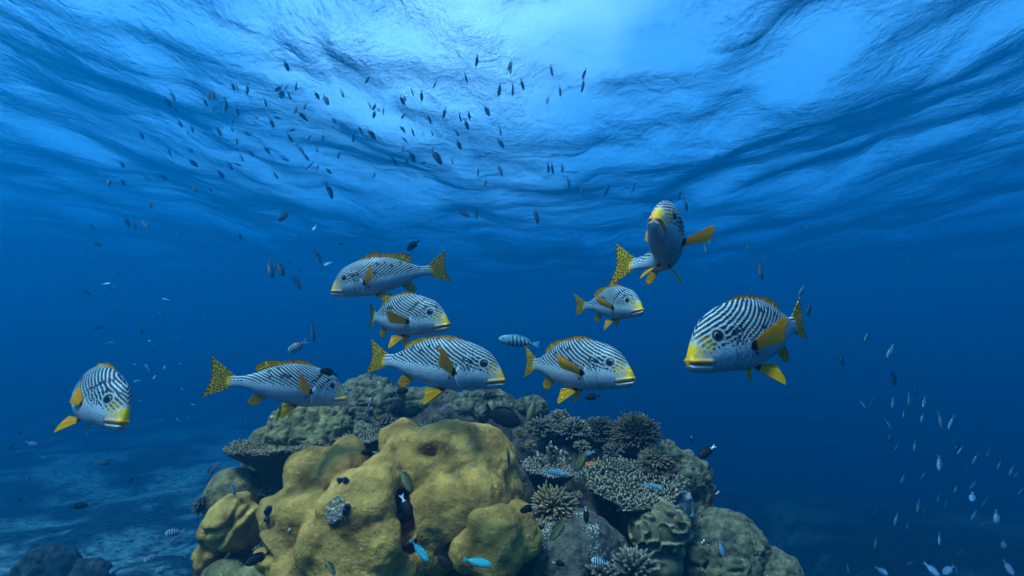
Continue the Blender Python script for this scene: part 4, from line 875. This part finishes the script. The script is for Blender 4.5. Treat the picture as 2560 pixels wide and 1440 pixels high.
for a in [
 ('chr', 1093, 395, 46, -52, 'clearest broad bodied fish of the shoal, pale flank, below the bright surface patch', 10, 8),
 ('chr', 676, 676, 46, -70, 'left one of a brownish nose down pair beside the topmost left facing striped fish', 10, 5),
 ('chr', 701, 674, 44, -62, 'right one of a brownish nose down pair beside the topmost left facing striped fish', 5, 5),
 ('chr', 744, 710, 38, -60, 'dark fork tailed fish just right of and below the brownish nose down pair', 15, 5),
 ('chr', 797, 644, 38, -68, 'thin brownish fish nose down, close to the head of the topmost left facing striped fish', 55, 10),
 ('chr', 708, 542, 40, -130, 'dark fork tailed fish with bent tail heading down left in mid water', 10, 15),
 ('chr', 825, 480, 42, -68, 'greyish fork tailed fish nose down left of the large pale window in the surface', 40, 5),
 ('chr', 1162, 534, 34, -30, 'brownish oval fish with thin forked tail heading right below the pale surface window', 0, 5),
 ('drk', 1031, 615, 42, -140, 'dark oval fish touching the back fin of the topmost left facing striped fish', 0, 10),
 ('chr', 1341, 543, 40, -75, 'pale flanked fork tailed fish nose down, left of the striped fish seen head on', 40, 0),
 ('chr', 1901, 677, 54, -78, 'bluish fork tailed fish nose down above the biggest striped fish', 60, 5),
 ('srg', 740, 868, 50, 215, 'black and white barred fish swimming above the striped fish with spread tail', 0, 5),
 ('slm', 783, 828, 62, -85, 'long dark fish standing upright above the barred one, left of the pouting striped fish', 70, 0),
 ('six', 1290, 853, 108, 172, 'long pale blue fish with dark bars between the two front right facing striped fish', 0, 5),
 ('drk', 818, 930, 50, 165, 'black oval fish half hidden behind the head of the striped fish with spread tail', 0, 0),
 ('drk', 1005, 978, 46, 8, 'black fish gliding right over the crest under the largest central striped fish', 0, 0),
 ('drk', 1478, 993, 44, 188, 'black fish under the belly fin of the stiff finned striped fish', 0, 0),
 ('six', 862, 982, 34, 175, 'small blue barred fish just ahead of the mouth of the striped fish with spread tail', 0, 0),
 ('slm', 930, 932, 52, -100, 'slim dark fish standing upright over the pitted dome under a striped tail', 75, 0),
 ('slm', 928, 1003, 54, -110, 'slim grey fish nose down against the side of the pitted dome', 60, 0),
 ('sur', 1262, 1043, 118, -22, 'large black surgeonfish resting behind the top of the largest tan boulder coral', 0, 12),
 ('oli', 1328, 1027, 72, -105, 'grey olive fish nose down before the round lobed coral at the crest end', 15, 0),
 ('bic', 920, 1131, 48, 178, 'black fish with white tail facing left on top of the largest tan boulder coral', 0, 5),
 ('oli', 1015, 1203, 82, -60, 'olive fish with long tail streamers nose down in the cleft of the largest coral', 5, 8),
 ('bic', 1017, 1272, 78, -65, 'black fish with bright white tail diving into the cleft below the olive streamer tailed one', 10, 5),
 ('trq', 1052, 1380, 80, -50, 'slim turquoise fish diving right at the foot of the largest tan boulder coral', 0, 5),
 ('trq', 1198, 1406, 88, -12, 'bright turquoise fish swimming right below the two lobed tan coral', 0, 8),
 ('drk', 1112, 1402, 66, -35, 'dusky brown fish in the shade between the two turquoise fish', 0, 5),
 ('oli', 826, 1420, 56, -55, 'dull green fish nose down at the bottom edge of the largest tan boulder coral', 10, 5),
 ('slm', 1272, 1150, 66, 96, 'long dark brown fish standing upright on the right flank of the largest coral', 75, 5),
 ('bic', 1318, 1273, 52, 195, 'black fish with white tail between the two lobed tan coral and the spiky tan bush', 0, 5),
 ('oli', 1393, 1327, 82, -130, 'big olive fish heading down left over the speckled rock', 0, 5),
 ('six', 1390, 1182, 68, -8, 'green and blue barred fish crossing the staghorn coral', 0, 5),
 ('oli', 1452, 1153, 78, -122, 'olive fish nose down over the dark hollow right of the staghorn coral', 0, 5),
 ('srg', 1470, 1134, 34, 200, 'small blue barred fish behind the olive one in the dark hollow', 0, 0),
 ('ant', 1477, 1160, 32, 195, 'small bright orange fish in the dark hollow under the right crest', 0, 0),
 ('six', 1638, 1217, 52, -15, 'bright blue barred fish swimming over the white tipped table coral', 0, 0),
 ('bic', 1465, 1290, 46, -85, 'black fish with white tail nose down right of the spiky tan bush', 30, 0),
 ('bic', 1508, 1178, 26, -90, 'little black fish with white tail at the back rim of the white tipped table coral', 30, 0),
 ('bic', 1550, 1277, 30, 190, 'little fish with white tail in the shade under the white tipped table coral', 0, 0),
 ('bic', 1398, 1409, 38, -10, 'black fish with white tail low on the speckled rock', 0, 0),
 ('srg', 1497, 1404, 52, 170, 'blue and black barred fish in front of the speckled rock', 0, 0),
 ('bic', 1766, 1131, 62, -140, 'black fish with white tail tip swimming free off the right shoulder of the reef', 15, 15),
 ('bic', 1728, 1099, 18, -95, 'tiny black fish with white tail off the right crest in open water', 40, 0),
 ('bic', 1783, 1243, 44, -125, 'black fish with white tail hugging the right shoulder coral', 50, 0),
 ('chr', 1805, 1372, 52, -75, 'dark fork tailed fish in front of the big blue green brain coral', 10, 0),
 ('bic', 1764, 1412, 38, 60, 'dark fish with white tail at the foot of the big blue green brain coral', 40, 0),
 ('slm', 615, 1058, 30, -85, 'small black upright fish in open water left of the olive dome', 70, 0),
 ('chr', 583, 1224, 38, -65, 'dark fish on the bluish brown boulder coral', 30, 0),
 ('chr', 533, 1172, 50, 52, 'fish with a shining white head swimming up off the left edge of the reef', 0, 0),
 ('drk', 640, 1398, 70, 200, 'shadowy dark fish in the gap at the lower left of the largest tan boulder coral', 0, 0),
 ('srg', 433, 1331, 42, 180, 'barred fish facing left, highest of the barred ones over the left seabed', 0, 0),
 ('srg', 378, 1395, 38, 195, 'barred fish below and left of the highest one over the left seabed', 0, 0),
 ('srg', 289, 1423, 32, 205, 'barred fish farthest left of those over the left seabed', 0, 0),
 ('srg', 404, 1424, 34, 195, 'darker barred fish lowest over the pale sand patch', 0, 0),
 ('srg', 429, 1352, 22, 220, 'little barred fish just under the highest one over the left seabed', 0, 0),
 ('drk', 200, 1265, 38, 0, 'dark fish facing right, alone above the middle of the left rubble slope', 0, 0),
 ('chr', 262, 1156, 36, 178, 'fork tailed fish with pale belly facing left under the lone striped fish', 0, 0),
 ('wht', 82, 1111, 30, -35, 'bright bluish white fish near the left edge under the lone striped fish', 0, 0),
]:
    near = NEAR.get((a[1], a[2]))
    small(a[0], a[1], a[2], a[3]*.88 if near else a[3], a[4], a[5], 'reef fish around the bommie', spin=a[6], yaw=a[7], dist=near)
